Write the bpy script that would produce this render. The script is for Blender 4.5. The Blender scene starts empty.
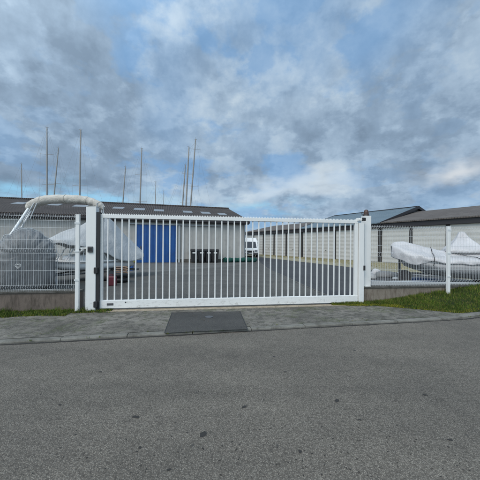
import bpy, math, random
from mathutils import Vector, Matrix, noise
random.seed(7)
scene = bpy.context.scene
R = math.radians
F = 270.0; HC = 1.60; HY = 245.0; ROLL = R(0.5)
ZG = 0.05                                   # level of pavement and yard above the road

# ------------------------------------------------------------------ geometry helpers
def unroll(px, py):
    dx, dy = px-240.0, py-HY
    c, s = math.cos(ROLL), math.sin(ROLL)
    return dx*c+dy*s, -dx*s+dy*c
def W(px, py, Y):
    x, y = unroll(px, py)
    return Vector((x/F*Y, Y, HC-y/F*Y))
def G(px, py, z=0.0):
    x, y = unroll(px, py)
    Y = (HC-z)*F/y
    return Vector((x/F*Y, Y, z))
def hit(px, py, P, D):                      # point of the plan line P+tD seen at px
    x, y = unroll(px, py); k = x/F
    t = (P[0]-k*P[1])/(k*D[1]-D[0])
    return t

class MB:
    def __init__(s): s.v=[]; s.f=[]; s.sm=[]
    def add(s, vs, fs, smooth=False):
        o=len(s.v); s.v += [tuple(v) for v in vs]
        for f in fs: s.f.append(tuple(i+o for i in f)); s.sm.append(smooth)
    def box(s, a, b):
        x0,y0,z0=a; x1,y1,z1=b
        vs=[(x0,y0,z0),(x1,y0,z0),(x1,y1,z0),(x0,y1,z0),(x0,y0,z1),(x1,y0,z1),(x1,y1,z1),(x0,y1,z1)]
        s.add(vs,[(0,3,2,1),(4,5,6,7),(0,1,5,4),(1,2,6,5),(2,3,7,6),(3,0,4,7)])
        return s
    def tube(s, pts, r, n=8, caps=True, smooth=True):
        pts=[Vector(p) for p in pts]
        rr = r if isinstance(r,(list,tuple)) else [r]*len(pts)
        rings=[]; up=None
        for i,p in enumerate(pts):
            a=pts[max(i-1,0)]; b=pts[min(i+1,len(pts)-1)]
            t=(b-a).normalized()
            if up is None:
                up = Vector((0,0,1)) if abs(t.z)<.9 else Vector((0,1,0))
            x=t.cross(up).normalized(); up=x.cross(t).normalized()
            rings.append([p+(x*math.cos(2*math.pi*k/n)+up*math.sin(2*math.pi*k/n))*rr[i] for k in range(n)])
        vs=[q for ring in rings for q in ring]; fs=[]
        for i in range(len(pts)-1):
            for k in range(n):
                fs.append((i*n+k,i*n+(k+1)%n,(i+1)*n+(k+1)%n,(i+1)*n+k))
        s.add(vs,fs,smooth)
        if caps:
            s.add(rings[0],[tuple(range(n))[::-1]]); s.add(rings[-1],[tuple(range(n))])
        return s
    def loft(s, rings, closed=True, caps=True, smooth=True):
        n=len(rings[0]); vs=[q for r in rings for q in r]; fs=[]
        m = n if closed else n-1
        for i in range(len(rings)-1):
            for k in range(m):
                fs.append((i*n+k,i*n+(k+1)%n,(i+1)*n+(k+1)%n,(i+1)*n+k))
        if caps and closed:
            fs.append(tuple(range(n))[::-1]); fs.append(tuple((len(rings)-1)*n+k for k in range(n)))
        s.add(vs,fs,smooth); return s
    def prism(s, poly, z0, z1):             # plan polygon extruded vertically
        n=len(poly)
        vs=[(p[0],p[1],z0) for p in poly]+[(p[0],p[1],z1) for p in poly]
        fs=[tuple(range(n))[::-1],tuple(range(n,2*n))]+[(i,(i+1)%n,n+(i+1)%n,n+i) for i in range(n)]
        s.add(vs,fs); return s
    def sheet(s, poly, z):
        s.add([(p[0],p[1],z) for p in poly],[tuple(range(len(poly)))]); return s
    def xf(s, M):
        s.v=[tuple(M@Vector(v)) for v in s.v]; return s
    def build(s, name, mat, parent=None, off=None, bevel=0, subsurf=0):
        if off is not None: s.v=[(v[0]-off[0],v[1]-off[1],v[2]-off[2]) for v in s.v]
        me=bpy.data.meshes.new(name); me.from_pydata(s.v,[],s.f); me.update()
        for p,f in zip(me.polygons,s.sm): p.use_smooth=f
        import bmesh
        bm=bmesh.new(); bm.from_mesh(me); bmesh.ops.recalc_face_normals(bm,faces=bm.faces[:])
        bm.to_mesh(me); bm.free()
        o=bpy.data.objects.new(name,me); scene.collection.objects.link(o)
        me.materials.append(mat)
        if parent: o.parent=parent
        if bevel:
            b=o.modifiers.new('b','BEVEL'); b.width=bevel; b.segments=2; b.limit_method='ANGLE'
        if subsurf:
            b=o.modifiers.new('s','SUBSURF'); b.levels=subsurf; b.render_levels=subsurf
        return o
def tag(o,label,cat,group=None,kind=None):
    if label: o['label']=label
    if cat: o['category']=cat
    if group: o['group']=group
    if kind: o['kind']=kind
    return o
def thing(name,label,cat,loc=(0,0,0),rz=0,group=None):
    o=bpy.data.objects.new(name,None); scene.collection.objects.link(o)
    o.location=loc; o.rotation_euler=(0,0,rz); o.empty_display_size=.2
    return tag(o,label,cat,group)
def struct(o): o['kind']='structure'; return o
def copy_thing(root,loc,rz,label):
    c=root.copy(); scene.collection.objects.link(c); c.location=loc; c.rotation_euler=(0,0,rz); c['label']=label
    for ch in root.children:
        d=ch.copy(); scene.collection.objects.link(d); d.parent=c
        for g in ch.children:
            e=g.copy(); scene.collection.objects.link(e); e.parent=d
    return c

# ------------------------------------------------------------------ materials
class NT:
    def __init__(s,name):
        s.m=bpy.data.materials.new(name); s.m.use_nodes=True; s.t=s.m.node_tree
        s.b=s.t.nodes['Principled BSDF']; s.co=s.t.nodes.new('ShaderNodeTexCoord').outputs['Object']
    def n(s,typ,**k):
        nd=s.t.nodes.new(typ)
        for a,b in k.items():
            if a.startswith('i_'): s.put(nd.inputs[a[2:].replace('_',' ')],b)
            else: setattr(nd,a,b)
        return nd
    def put(s,sock,val):
        if isinstance(val,bpy.types.NodeSocket): s.t.links.new(val,sock)
        else: sock.default_value=val
    def noise(s,scale,detail=4,rough=.6,co=None,dist=0):
        nd=s.n('ShaderNodeTexNoise'); s.put(nd.inputs['Vector'],co or s.co)
        nd.inputs['Scale'].default_value=scale; nd.inputs['Detail'].default_value=detail
        nd.inputs['Roughness'].default_value=rough; nd.inputs['Distortion'].default_value=dist
        return nd.outputs['Fac']
    def voro(s,scale,out='Distance',feature='F1',co=None):
        nd=s.n('ShaderNodeTexVoronoi',feature=feature); s.put(nd.inputs['Vector'],co or s.co)
        nd.inputs['Scale'].default_value=scale
        return nd.outputs[out]
    def scaled(s,vec):
        nd=s.n('ShaderNodeMapping'); s.put(nd.inputs['Vector'],s.co); nd.inputs['Scale'].default_value=vec
        return nd.outputs[0]
    def rng(s,v,a,b,c=0,d=1,smooth=False):
        nd=s.n('ShaderNodeMapRange'); s.put(nd.inputs[0],v)
        if smooth: nd.interpolation_type='SMOOTHSTEP'
        for i,x in zip((1,2,3,4),(a,b,c,d)): nd.inputs[i].default_value=x
        return nd.outputs[0]
    def mix(s,f,a,b,blend='MIX'):
        nd=s.n('ShaderNodeMix',data_type='RGBA',blend_type=blend)
        s.put(nd.inputs[0],f)
        for i,x in ((6,a),(7,b)):
            if isinstance(x,(tuple,list)): x=tuple(x)+(1,) if len(x)==3 else x
            s.put(nd.inputs[i],x)
        return nd.outputs[2]
    def math(s,op,a,b=0):
        nd=s.n('ShaderNodeMath',operation=op); s.put(nd.inputs[0],a); s.put(nd.inputs[1],b); return nd.outputs[0]
    def out(s,col,rough=.6,bump=None,bstr=.3,bdist=.01,metal=0,spec=.5):
        if isinstance(col,tuple) and len(col)==3: col=col+(1,)
        s.put(s.b.inputs['Base Color'],col); s.put(s.b.inputs['Roughness'],rough)
        s.b.inputs['Metallic'].default_value=metal; s.b.inputs['Specular IOR Level'].default_value=spec
        if bump is not None:
            nd=s.n('ShaderNodeBump'); s.put(nd.inputs['Height'],bump)
            nd.inputs['Strength'].default_value=bstr; nd.inputs['Distance'].default_value=bdist
            s.t.links.new(nd.outputs[0],s.b.inputs['Normal'])
        return s.m
def paint(name,col,rough=.45,var=.12,scale=3,dirt=None,dscale=6,damt=.35,metal=0):
    t=NT(name); n1=t.noise(scale,5); dk=tuple(c*(1-var*2) for c in col); lt=tuple(min(1,c*(1+var*.5)) for c in col)
    c=t.mix(n1,dk,lt)
    if dirt:
        n2=t.noise(dscale,8,.7); c=t.mix(t.rng(n2,.5,.72,0,damt),c,dirt)
    return t.out(c,rough,bump=t.noise(scale*14,3),bstr=.08,bdist=.004,metal=metal)

def asphalt_mat(name,lo,mid,hi,grain=95,patch=.8,spots=True):
    t=NT(name)
    cell=t.voro(grain,'Color'); sp=t.n('ShaderNodeSeparateColor'); t.put(sp.inputs[0],cell)
    dist=t.voro(grain,'Distance')
    g=t.mix(t.rng(sp.outputs[0],0,1),lo,hi)
    g=t.mix(t.rng(dist,.25,.62,0,.85),g,tuple(c*.45 for c in lo))          # binder between the stones
    g=t.mix(t.rng(t.noise(grain*.35,3,.7),.35,.65,0,.45),g,mid)
    band=t.noise(.9,4,.55,co=t.scaled((.18,1.6,1))); g=t.mix(1.0,g,t.mix(t.rng(band,.35,.65),(.88,.88,.88),(1.09,1.09,1.08)),'MULTIPLY')
    big=t.noise(.55,6,.62); g=t.mix(1.0,g,t.mix(t.rng(big,.3,.7),(.80,.80,.80),(1.14,1.13,1.11)),'MULTIPLY')
    med=t.noise(5,5,.65); g=t.mix(1.0,g,t.mix(t.rng(med,.3,.72),(.86,.86,.86),(1.1,1.1,1.1)),'MULTIPLY')
    tar=t.noise(38,5,.7); pock=t.rng(tar,.54,.64,0,.75)
    g=t.mix(t.math('MULTIPLY',pock,t.rng(t.noise(1.3,3),.42,.58,.25,1)),g,tuple(c*.42 for c in lo))
    if spots:
        v=t.voro(1.5,'Distance'); w=t.math('ADD',v,t.math('MULTIPLY',t.noise(30,2),.03))
        v2=t.voro(4.3,'Distance'); w2=t.math('ADD',v2,t.math('MULTIPLY',t.noise(45,2),.09))
        g=t.mix(t.rng(w,.048,.062,.85,0),g,(.02,.02,.022))
        g=t.mix(t.rng(w2,.09,.12,.5,0),g,(.03,.03,.03))
    h=t.math('ADD',t.rng(dist,0,.6,1,0),t.math('MULTIPLY',t.noise(grain*.4,3),1.2))
    return t.out(g,.82,bump=h,bstr=.75,bdist=.004,spec=.35)
M={}
M['road']=asphalt_mat('road asphalt',(.112,.098,.082),(.196,.174,.147),(.315,.286,.246),105)
M['yard']=asphalt_mat('yard asphalt',(.088,.084,.077),(.13,.125,.115),(.19,.183,.17),60,spots=False)
M['apron']=asphalt_mat('pale apron asphalt',(.12,.117,.11),(.165,.16,.152),(.22,.215,.205),60,spots=False)
M['newtar']=asphalt_mat('dark yard asphalt',(.05,.05,.054),(.075,.076,.08),(.115,.115,.12),60,spots=False)
M['patch']=asphalt_mat('dark patch asphalt',(.055,.052,.049),(.085,.082,.077),(.14,.136,.128),110,spots=False)
def pavement():
    t=NT('worn pavement asphalt')
    n=t.noise(1.1,7,.7,dist=.6); n2=t.noise(7,6,.7); n3=t.noise(60,3,.7)
    c=t.mix(t.rng(n,.36,.62),(.066,.059,.049),(.20,.183,.158))
    c=t.mix(t.rng(n2,.46,.60,0,.8),c,(.042,.039,.033))
    c=t.mix(t.rng(n3,.45,.7,0,.5),c,(.25,.24,.215))
    moss=t.math('MULTIPLY',t.rng(t.noise(1.9,6,.75),.50,.62),t.rng(t.noise(25,4),.42,.55))
    c=t.mix(t.math('MULTIPLY',moss,.7),c,(.06,.075,.025))
    cr=t.voro(.62,'Distance','DISTANCE_TO_EDGE',co=t.scaled((1,1.6,1))); cr=t.math('ADD',cr,t.math('MULTIPLY',t.noise(6,6,.7),.10))
    crk=t.math('MULTIPLY',t.rng(cr,.052,.058,1,0),t.rng(t.noise(.9,3),.46,.56)); c=t.mix(t.math('MULTIPLY',crk,.6),c,(.04,.04,.03))
    h=t.math('ADD',t.noise(45,5,.7),t.math('MULTIPLY',t.noise(4,4),2)); h=t.math('SUBTRACT',h,crk)
    return t.out(c,.9,bump=h,bstr=.6,bdist=.008,spec=.3)
M['pavement']=pavement()
def concrete(name,a,b,stain=(.08,.07,.055),scale=2.5,samt=.7,streak=False):
    t=NT(name); n=t.noise(scale,7,.65); c=t.mix(t.rng(n,.3,.7),a,b)
    co=t.scaled((2.2,2.2,.5)) if streak else None
    c=t.mix(t.rng(t.noise(scale*1.7,7,.72,co=co,dist=.3),.47,.68,0,samt),c,stain)
    c=t.mix(t.rng(t.noise(70,3),.4,.7,0,.3),c,tuple(x*.6 for x in a))
    return t.out(c,.9,bump=t.noise(35,6,.7),bstr=.5,bdist=.006,spec=.3)
M['kerb']=concrete('kerb concrete',(.13,.124,.108),(.23,.22,.195),(.06,.055,.045),2.2,.8)
M['strip']=concrete('gate foundation concrete',(.30,.25,.185),(.42,.36,.28),(.10,.085,.06),5)
M['wall_render']=concrete('stained brown wall render',(.115,.092,.076),(.19,.155,.13),(.05,.042,.034),2.5,.85,True)
M['wall_grey']=concrete('stained beige wall render',(.18,.15,.118),(.28,.245,.20),(.085,.06,.045),2.5,.8,True)
M['coping']=concrete('dark mossy coping',(.085,.08,.07),(.16,.15,.135),(.04,.04,.03),6)
def white_gate():
    t=NT('white gate paint'); n=t.noise(2.5,5)
    c=t.mix(n,(.66,.66,.64),(.77,.77,.75))
    z=t.n('ShaderNodeSeparateXYZ'); t.put(z.inputs[0],t.co)
    low=t.rng(z.outputs[2],.30,.02)
    sc=t.rng(t.noise(9,8,.75,co=t.scaled((1,1,2.2))),.53,.66); c=t.mix(t.math('MULTIPLY',t.math('MULTIPLY',sc,low),.8),c,(.24,.22,.19))
    drip=t.rng(t.noise(14,5,.7,co=t.scaled((3,3,.25))),.55,.75,0,.25); c=t.mix(drip,c,(.45,.44,.40))
    return t.out(c,.4,bump=t.noise(40,3),bstr=.05,bdist=.003)
M['white']=white_gate()
M['wire']=paint('white coated wire',(.66,.68,.68),.45,.1,6,(.35,.34,.3),20,.4)
M['black']=paint('black rubber',(.016,.016,.018),.6,.1,8)
M['darkgrey']=paint('dark grey plastic',(.07,.072,.078),.5,.1,12)
M['leaf']=paint('dead leaf brown',(.13,.085,.04),.8,.3,90)
M['tar']=paint('old tar',(.028,.026,.024),.9,.1,30)
M['amber']=paint('dull amber lens',(.07,.030,.018),.3,.2,20,(.03,.02,.015),20,.7)
M['lampbase']=paint('dark lamp base',(.03,.02,.018),.5,.2,20)
M['steel']=paint('stainless tube',(.62,.63,.64),.28,.1,9,metal=.8)
M['greysteel']=paint('galvanised steel',(.33,.34,.35),.5,.15,9,metal=.5)
M['mast']=paint('anodised mast',(.30,.28,.26),.5,.1,2,metal=.3)
M['gelcoat']=paint('white gelcoat',(.80,.80,.79),.3,.05,1.5,(.4,.38,.33),3,.35)
M['hullblue']=paint('navy hull',(.03,.05,.10),.3,.1,2)
M['rub']=paint('grey rubbing strake',(.42,.44,.45),.5,.1,8)
M['red']=paint('faded red plastic',(.13,.018,.03),.5,.15,6)
M['bluep']=paint('blue plastic',(.03,.11,.34),.45,.15,6)
M['tan']=paint('tan hose',(.34,.22,.15),.6,.15,6)
M['yellow']=paint('yellow plastic',(.55,.45,.06),.5,.1,6)
M['heart']=paint('white wicker heart',(.50,.50,.49),.6,.1,60)
M['glass']=paint('dark window glass',(.03,.035,.045),.08,.1,2)
M['mark']=paint('pale sticker',(.62,.62,.6),.5,.1,8)
def tarp(name,a,b,scale=2.2,stain=(.2,.2,.2),samt=.4,fold=(1,1,.35),rough=.5,bs=.9):
    t=NT(name); co=t.scaled(fold)
    w=t.noise(scale*2.2,6,.65,co=co,dist=1.2); w2=t.noise(scale*7,4,.6,co=co,dist=.8)
    c=t.mix(t.rng(t.noise(scale,5),.3,.7),a,b)
    c=t.mix(t.rng(t.noise(scale*1.8,7,.7),.52,.72,0,samt),c,stain)
    h=t.math('ADD',w,t.math('MULTIPLY',w2,.35))
    return t.out(c,rough,bump=h,bstr=bs,bdist=.09)
M['tarp_grey']=tarp('weathered grey tarpaulin',(.12,.12,.122),(.22,.222,.222),2.2,(.075,.075,.075),.5,(1.3,1.3,.22),bs=.5)
M['tarp_pale']=tarp('pale grey tarpaulin',(.36,.365,.365),(.46,.465,.465),1.2,(.26,.265,.265),.4,(1,1,.3),.5,.5)
M['tarp_white']=tarp('white tarpaulin',(.44,.425,.43),(.57,.555,.56),1.2,(.30,.285,.29),.4,(1,1,.3),.4,.5)
M['tube_grey']=tarp('dark grey inflatable tube',(.24,.24,.245),(.36,.36,.365),3,(.14,.14,.14),.5,bs=.4)
M['canvas']=tarp('beige canvas',(.46,.43,.38),(.58,.55,.50),3,(.27,.22,.17),.45,(1,1,1),.85,.45)
M['greentarp']=tarp('dark green netting',(.004,.05,.04),(.01,.11,.085),6,(.01,.02,.02),.5,(1,1,1),.8)
def ribbed(name,a,b,axis,freq,rough=.5,stain=None,metal=0,bstr=.8,depth=.02,samt=.5):
    t=NT(name)
    sx=t.n('ShaderNodeSeparateXYZ'); t.put(sx.inputs[0],t.co)
    s=t.math('SINE',t.math('MULTIPLY',sx.outputs[axis],freq*2*math.pi))
    c=t.mix(t.rng(t.noise(.8,6,.65),.3,.7),a,b)
    if stain: c=t.mix(t.rng(t.noise(2.4,7,.72),.5,.72,0,samt),c,stain)
    return t.out(c,rough,bump=s,bstr=bstr,bdist=depth,metal=metal)
M['cladding']=ribbed('pale sheet cladding',(.32,.31,.29),(.40,.388,.362),0,3.0,.6,(.19,.18,.165),depth=.012,samt=.45,bstr=.5)
M['bluedoor']=ribbed('blue steel door',(.002,.050,.20),(.003,.068,.25),0,4.0,.5,(.01,.03,.11),depth=.012,bstr=.5)
M['fibre']=ribbed('brown fibre cement',(.040,.032,.029),(.075,.061,.055),0,5.6,.9,(.02,.017,.015),depth=.05)
M['fibre_b']=ribbed('weathered taupe roofing',(.095,.080,.072),(.155,.135,.122),0,5.6,.9,(.075,.06,.054),depth=.05)
M['metal_roof']=ribbed('blue grey metal roof',(.09,.125,.15),(.13,.17,.195),0,3,.4,(.07,.10,.11),depth=.03)
M['skylight']=paint('translucent roof sheet',(.24,.26,.28),.4,.15,1.5)
M['fascia']=paint('dark brown fascia',(.022,.018,.020),.5,.1,2)
M['garage_door']=ribbed('pale garage door',(.42,.41,.385),(.50,.49,.46),2,2.4,.5,(.36,.35,.32),depth=.012)
M['darkwall']=paint('dark pier',(.022,.02,.02),.7,.1,2)
def grassground(name,a,b,c3,scale=3):
    t=NT(name); c=t.mix(t.rng(t.noise(scale,6,.7),.3,.68),a,b)
    c=t.mix(t.rng(t.noise(scale*5,6,.75),.45,.62),c,c3)
    return t.out(c,.95,bump=t.noise(45,6,.8),bstr=1,bdist=.03,spec=.15)
M['soil']=grassground('verge soil and moss',(.022,.035,.010),(.05,.07,.016),(.035,.042,.016))
M['drygrass']=grassground('pale mown grass',(.26,.235,.165),(.38,.35,.26),(.22,.20,.13),1.2)
M['land']=grassground('far ground',(.07,.08,.04),(.12,.115,.06),(.10,.10,.08),.2)
def blades_mat(name,cols):
    t=NT(name); gi=t.n('ShaderNodeNewGeometry')
    r=t.n('ShaderNodeValToRGB'); t.put(r.inputs[0],gi.outputs['Random Per Island'])
    e=r.color_ramp.elements
    e[0].position=0; e[0].color=cols[0]+(1,); e[1].position=1; e[1].color=cols[-1]+(1,)
    for i,c in enumerate(cols[1:-1]): 
        k=e.new((i+1)/(len(cols)-1)); k.color=c+(1,)
    p=t.rng(t.noise(2.3,4),.35,.65); c=t.mix(p,t.mix(1,r.outputs[0],(.7,.72,.65),'MULTIPLY'),t.mix(1,r.outputs[0],(1.3,1.2,.95),'MULTIPLY'))
    t.b.inputs['Subsurface Weight'].default_value=0
    return t.out(c,.75,spec=.2)
M['blades']=blades_mat('grass blades',[(.020,.045,.009),(.040,.085,.013),(.070,.12,.017),(.11,.15,.028),(.20,.17,.07)])
M['blades_moss']=blades_mat('yellow moss',[(.09,.11,.012),(.17,.18,.02),(.24,.22,.03),(.14,.16,.02)])
M['blades_dry']=blades_mat('dry grass blades',[(.33,.30,.21),(.40,.37,.27),(.26,.24,.16),(.17,.17,.09)])

# ------------------------------------------------------------------ gate frame
GL=G(100,310,ZG); GR=G(360,303.5,ZG)
d=(GR-GL); d.z=0; U=d.normalized(); N=Vector((-U.y,U.x,0)); GA=math.atan2(U.y,U.x)
def L(u,n,z=0): return Vector((GL.x,GL.y,0))+U*u+N*n+Vector((0,0,z))
def Lu(px,n=0,py=270):
    P=Vector((GL.x,GL.y,0))+N*n
    return hit(px,py,P,U)
ML=Matrix.Translation((GL.x,GL.y,0))@Matrix.Rotation(GA,4,'Z')
print('gate',GL,GR,math.degrees(GA),d.length)

# ------------------------------------------------------------------ ground
m=MB().sheet([(-2500,-2500),(2500,-2500),(2500,4000),(-2500,4000)],-.05)
struct(m.build('ground',M['land']))
kp=[G(-60,347.7),G(0,344.8),G(60,341.6),G(120,338.3),G(180,335),G(240,331.6),G(290,328.9),G(330,326.7),G(375,324.3),G(420,321.8),G(447,320.4),G(466,318.9),G(480,317.2),G(500,313.8)]
dl=(kp[0]-kp[2]).normalized()
kp=[kp[0]+dl*30]+kp
e=(kp[-1]-kp[-2]).normalized(); kp.append(kp[-1]+e*1.2); kp.append(kp[-1]+Vector((e.x*.8,e.y*1.3,0)).normalized()*14)
# road: one sheet from behind the camera to the kerb and round the corner
m=MB().sheet([(-45,-9),(60,-9),(60,30)]+[(p.x+ .02,p.y-0.0) for p in reversed(kp)],0.0)
struct(m.build('road',M['road']))
# kerb stones
def kerb():
    rings=[]; w=.13
    m=MB(); acc=[]
    # resample
    P=[kp[0]+(kp[1]-kp[0])*.75]+kp[1:]
    pts=[]; 
    for a,b in zip(P[:-1],P[1:]):
        n=max(1,int((b-a).length/.1))
        for i in range(n): pts.append(a+(b-a)*i/n)
    pts.append(P[-1])
    nr=[]
    for i,p in enumerate(pts):
        a=pts[max(0,i-2)]; b=pts[min(len(pts)-1,i+2)]; t=(b-a).normalized(); nr.append(Vector((-t.y,t.x,0)))
    i=0; out=[]
    while i<len(pts)-1:
        j=min(i+10,len(pts)-1); ring=[]
        lift=random.uniform(-.004,.004)
        for k in range(i,j+1):
            p=pts[k]; n=nr[k]
            if k==i: p=p+(pts[k+1]-p)*.05
            if k==j: p=p+(pts[k-1]-p)*.05
            raise_=.0+.02*max(0,min(1,(p.x-4.2)/1.2))
            zt=.044+lift+raise_; pp=p
            ring.append([pp+n*.0+Vector((0,0,-.03)),pp+n*.004+Vector((0,0,zt-.015)),pp+n*.018+Vector((0,0,zt)),pp+n*w+Vector((0,0,zt+.002)),pp+n*w+Vector((0,0,-.03))])
        m.loft(ring,smooth=False); i=j
    return m,pts,nr
km,kpts,knr=kerb()
struct(km.build('kerb',M['kerb']))
m=MB(); vs=[];fs=[]
for i,(p,n) in enumerate(zip(kpts,knr)):
    wd_=.034+.035*noise.noise(Vector((p.x*3,p.y*3,0)))+.012*noise.noise(Vector((p.x*17,p.y*9,3)))
    vs+=[Vector((p.x,p.y,.006))+n*.002,Vector((p.x,p.y,.004))-n*max(.006,wd_)]
for i in range(len(kpts)-1): fs.append((2*i,2*i+1,2*i+3,2*i+2))
m.add(vs,fs); struct(m.build('gutter_dirt',M['tar']))
# pavement sheet between kerb and gate line
inner=[p+n*.135 for p,n in zip(kpts,knr)]
uu=[-26,14]
poly=[]
for p in inner:
    q_=ML.inverted()@Vector((p.x,p.y,0))
    if q_.y>-.35 or p.x>7.6: break
    poly.append((p.x,p.y)); lastu=q_.x
poly=poly+[tuple(L(lastu+.3,.1)[:2]),tuple(L(-32,.1)[:2])]
struct(MB().sheet(poly,ZG-.004).build('pavement',M['pavement']))
# yard
struct(MB().sheet([L(-70,.1)[:2],L(70,.1)[:2],L(70,110)[:2],L(-70,110)[:2]],ZG).build('yard_ground',M['yard']))
# asphalt patch in the pavement
pa=[G(172,312.6,ZG),G(240,311.4,ZG),G(247.5,329.3,ZG),G(164.5,333.0,ZG)]
pp=[]
for a,b in zip(pa,pa[1:]+pa[:1]):
    for i in range(6):
        q=a+(b-a)*i/6; pp.append((q.x+random.uniform(-.012,.012),q.y+random.uniform(-.012,.012)))
struct(MB().sheet(pp,ZG+.002).build('pavement_patch',M['patch']))
# seam of tar around the patch
m=MB()
for a,b in ((pa[0],pa[1]),(pa[1],pa[2]),(pa[3],pa[0])):
    t=(b-a).normalized(); n=Vector((-t.y,t.x,0))*.006
    m.add([a-n,b-n,b+n,a+n],[(0,1,2,3)])
m.v=[(v[0],v[1],ZG+.006) for v in m.v]
struct(m.build('pavement_seam',M['black']))
# small round cover plate
c=G(209,317.2,ZG); m=MB().tube([(c.x,c.y,ZG-.02),(c.x,c.y,ZG+.012)],.085,20,smooth=False)
tag(m.build('stopcock_cover',M['darkgrey']),'small round dark cover set in the square tarmac patch','cover plate')
# foundation strip under the gate
ug0,ug1=Lu(101),Lu(355)
m=MB().box((ug0+.15,-.20,ZG-.03),(ug1+.1,.094,ZG+.006)); m.xf(ML)
struct(m.build('gate_foundation_strip',M['strip']))
m=MB().box((ug0-.2,.015,ZG+.006),(ug1+.3,.045,ZG+.024)); m.xf(ML)
tag(m.build('gate_track',M['greysteel']),'thin steel ground track running under the white gate','gate track')

# verge on the right, climbing to the wall
u_post=Lu(448,-.08,290)
ur0=Lu(334,-.2,303); ur1=ur0+9.5
def verge_front(u):                      # depth in front of the wall (positive)
    ua=Lu(375,-.3,307); ub=Lu(450,-1,316)
    if u<ua: return .16+.14*max(0,(u-ur0))/(ua-ur0)
    if u<ub: return .30+.95*((u-ua)/(ub-ua))**1.1
    return 1.25-.10*min(1,(u-ub)/1.0)
def verge_h(u,v):                        # v: 0 wall .. 1 front
    k=max(0,min(1,(u-Lu(372,0,300))/(Lu(480,0,290)-Lu(372,0,300))))
    h=.055+.40*k**1.15*(1-v)**1.25+.05*k*(1-v)
    p=L(u,0); return h+noise.noise(Vector((u*1.7,v*2,0)))*.02*k+.012*(1-v)
nu,nv=120,14; vs=[];fs=[]
for i in range(nu+1):
    u=ur0+(ur1-ur0)*i/nu; w=verge_front(u)
    for j in range(nv+1):
        v=j/nv; jag=noise.noise(Vector((u*6,3,0)))*.05*(v**2)
        p=L(u,.06-(w+.06+jag)*v,verge_h(u,v)-(.02 if j==nv else 0)); vs.append(p)
for i in range(nu):
    for j in range(nv):
        a=i*(nv+1)+j; fs.append((a,a+1,a+nv+2,a+nv+1))
m=MB(); m.add(vs,fs,True); struct(m.build('verge_bank',M['soil']))
def blade(m,p,h,w):
    a=random.uniform(0,6.283); lean=random.uniform(0,.6)*h; b=random.uniform(0,6.283)
    dx,dy=math.cos(a)*w,math.sin(a)*w; lx,ly=math.cos(b)*lean,math.sin(b)*lean
    mid=(p[0]+lx*.35,p[1]+ly*.35,p[2]+h*.6)
    m.add([(p[0]-dx,p[1]-dy,p[2]-.005),(p[0]+dx,p[1]+dy,p[2]-.005),(mid[0]+dx*.7,mid[1]+dy*.7,mid[2]),(mid[0]-dx*.7,mid[1]-dy*.7,mid[2]),(p[0]+lx,p[1]+ly,p[2]+h)],[(0,1,2,3),(3,2,4)])
mg=MB(); mm=MB()
for i in range(34000):
    u=random.uniform(ur0,ur1-.1) if i%4 else random.uniform(ur0,ur0+3); w=verge_front(u); v=random.random()
    cl=noise.noise(Vector((u*2.5,v*w*2.5,1)))
    if cl<-.25 and random.random()<.7: continue
    p=L(u,.05-(w+.05)*v,verge_h(u,v))
    moss=(v>.6 and u<Lu(400,-.4,310)) or (v>.86 and random.random()<.5) or (cl<-.1 and random.random()<.25)
    if moss and random.random()<.75: blade(mm,p,random.uniform(.01,.03),.006)
    else: blade(mg,p,random.uniform(.025,.07)*(1.0+.7*max(0,cl))*(.6 if v>.8 else 1),.0035)
for c_ in range(90):
    u=random.uniform(ur0,ur1-.2); w=verge_front(u); v=random.choice([random.random()*.12,random.random(),.8+.2*random.random()])
    for k_ in range(random.randint(12,40)):
        uu_=u+random.gauss(0,.035); vv_=min(1,max(0,v+random.gauss(0,.04)))
        blade(mg,L(uu_,.05-(w+.05)*vv_,verge_h(uu_,vv_)),random.uniform(.05,.11),.0045)
# left strip
ul0=Lu(-60,0,308); ul1=Lu(112,-.1,312)
def lw(u): 
    return .30+.16*noise.noise(Vector((u*1.3,7,0)))+ (.16 if u<Lu(75,0,310) else -.05)
for i in range(26000):
    u=random.uniform(ul0,ul1); v=random.random()**1.25; w=lw(u)
    cl=noise.noise(Vector((u*4,v*w*4,5)))
    if cl<-.05+.25*(v-.4) and random.random()<.85: continue
    p=L(u,.02-(w+.02)*v,ZG)
    if u>Lu(88,0,310) and random.random()<.5: continue
    if random.random()<.3: blade(mm,p,random.uniform(.01,.025),.006)
    else: blade(mg,p,random.uniform(.015,.06),.0035)
for c_ in range(45):
    u=random.uniform(ul0,ul1); v=random.choice([.05,.3,.8]); w=lw(u)
    for k_ in range(random.randint(8,30)):
        blade(mg,L(u+random.gauss(0,.03),.0-w*v+random.gauss(0,.02),ZG),random.uniform(.05,.13),.0045)
for c_ in range(60):                       # tufts rooted in the kerb joints
    k_=random.randrange(60,len(kpts)-40); p_=kpts[k_]+knr[k_]*random.choice([.135,-.01])
    for q_ in range(random.randint(3,12)): blade(mg,(p_.x+random.gauss(0,.02),p_.y+random.gauss(0,.008),ZG-.01),random.uniform(.01,.04),.003)
tag(mg.build('verge_grass',M['blades']),'short green grass growing along the foot of the low walls','grass',kind='stuff')
tag(mm.build('moss',M['blades_moss']),'yellow green moss along the pavement edge','moss',kind='stuff')
m=MB()
vs=[];fs=[];n=60
for i in range(n+1):
    u=ul0+(ul1-ul0)*i/n; w=lw(u)*.9
    vs+= [L(u,.06,ZG+.004),L(u,-w*.5,ZG+.012),L(u,-w-.03*noise.noise(Vector((u*9,0,0))),ZG-.002)]
for i in range(n):
    for j in range(2): fs.append((i*3+j,i*3+j+1,i*3+j+4,i*3+j+3))
m.add(vs,fs,True); struct(m.build('verge_soil',M['soil']))

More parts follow.
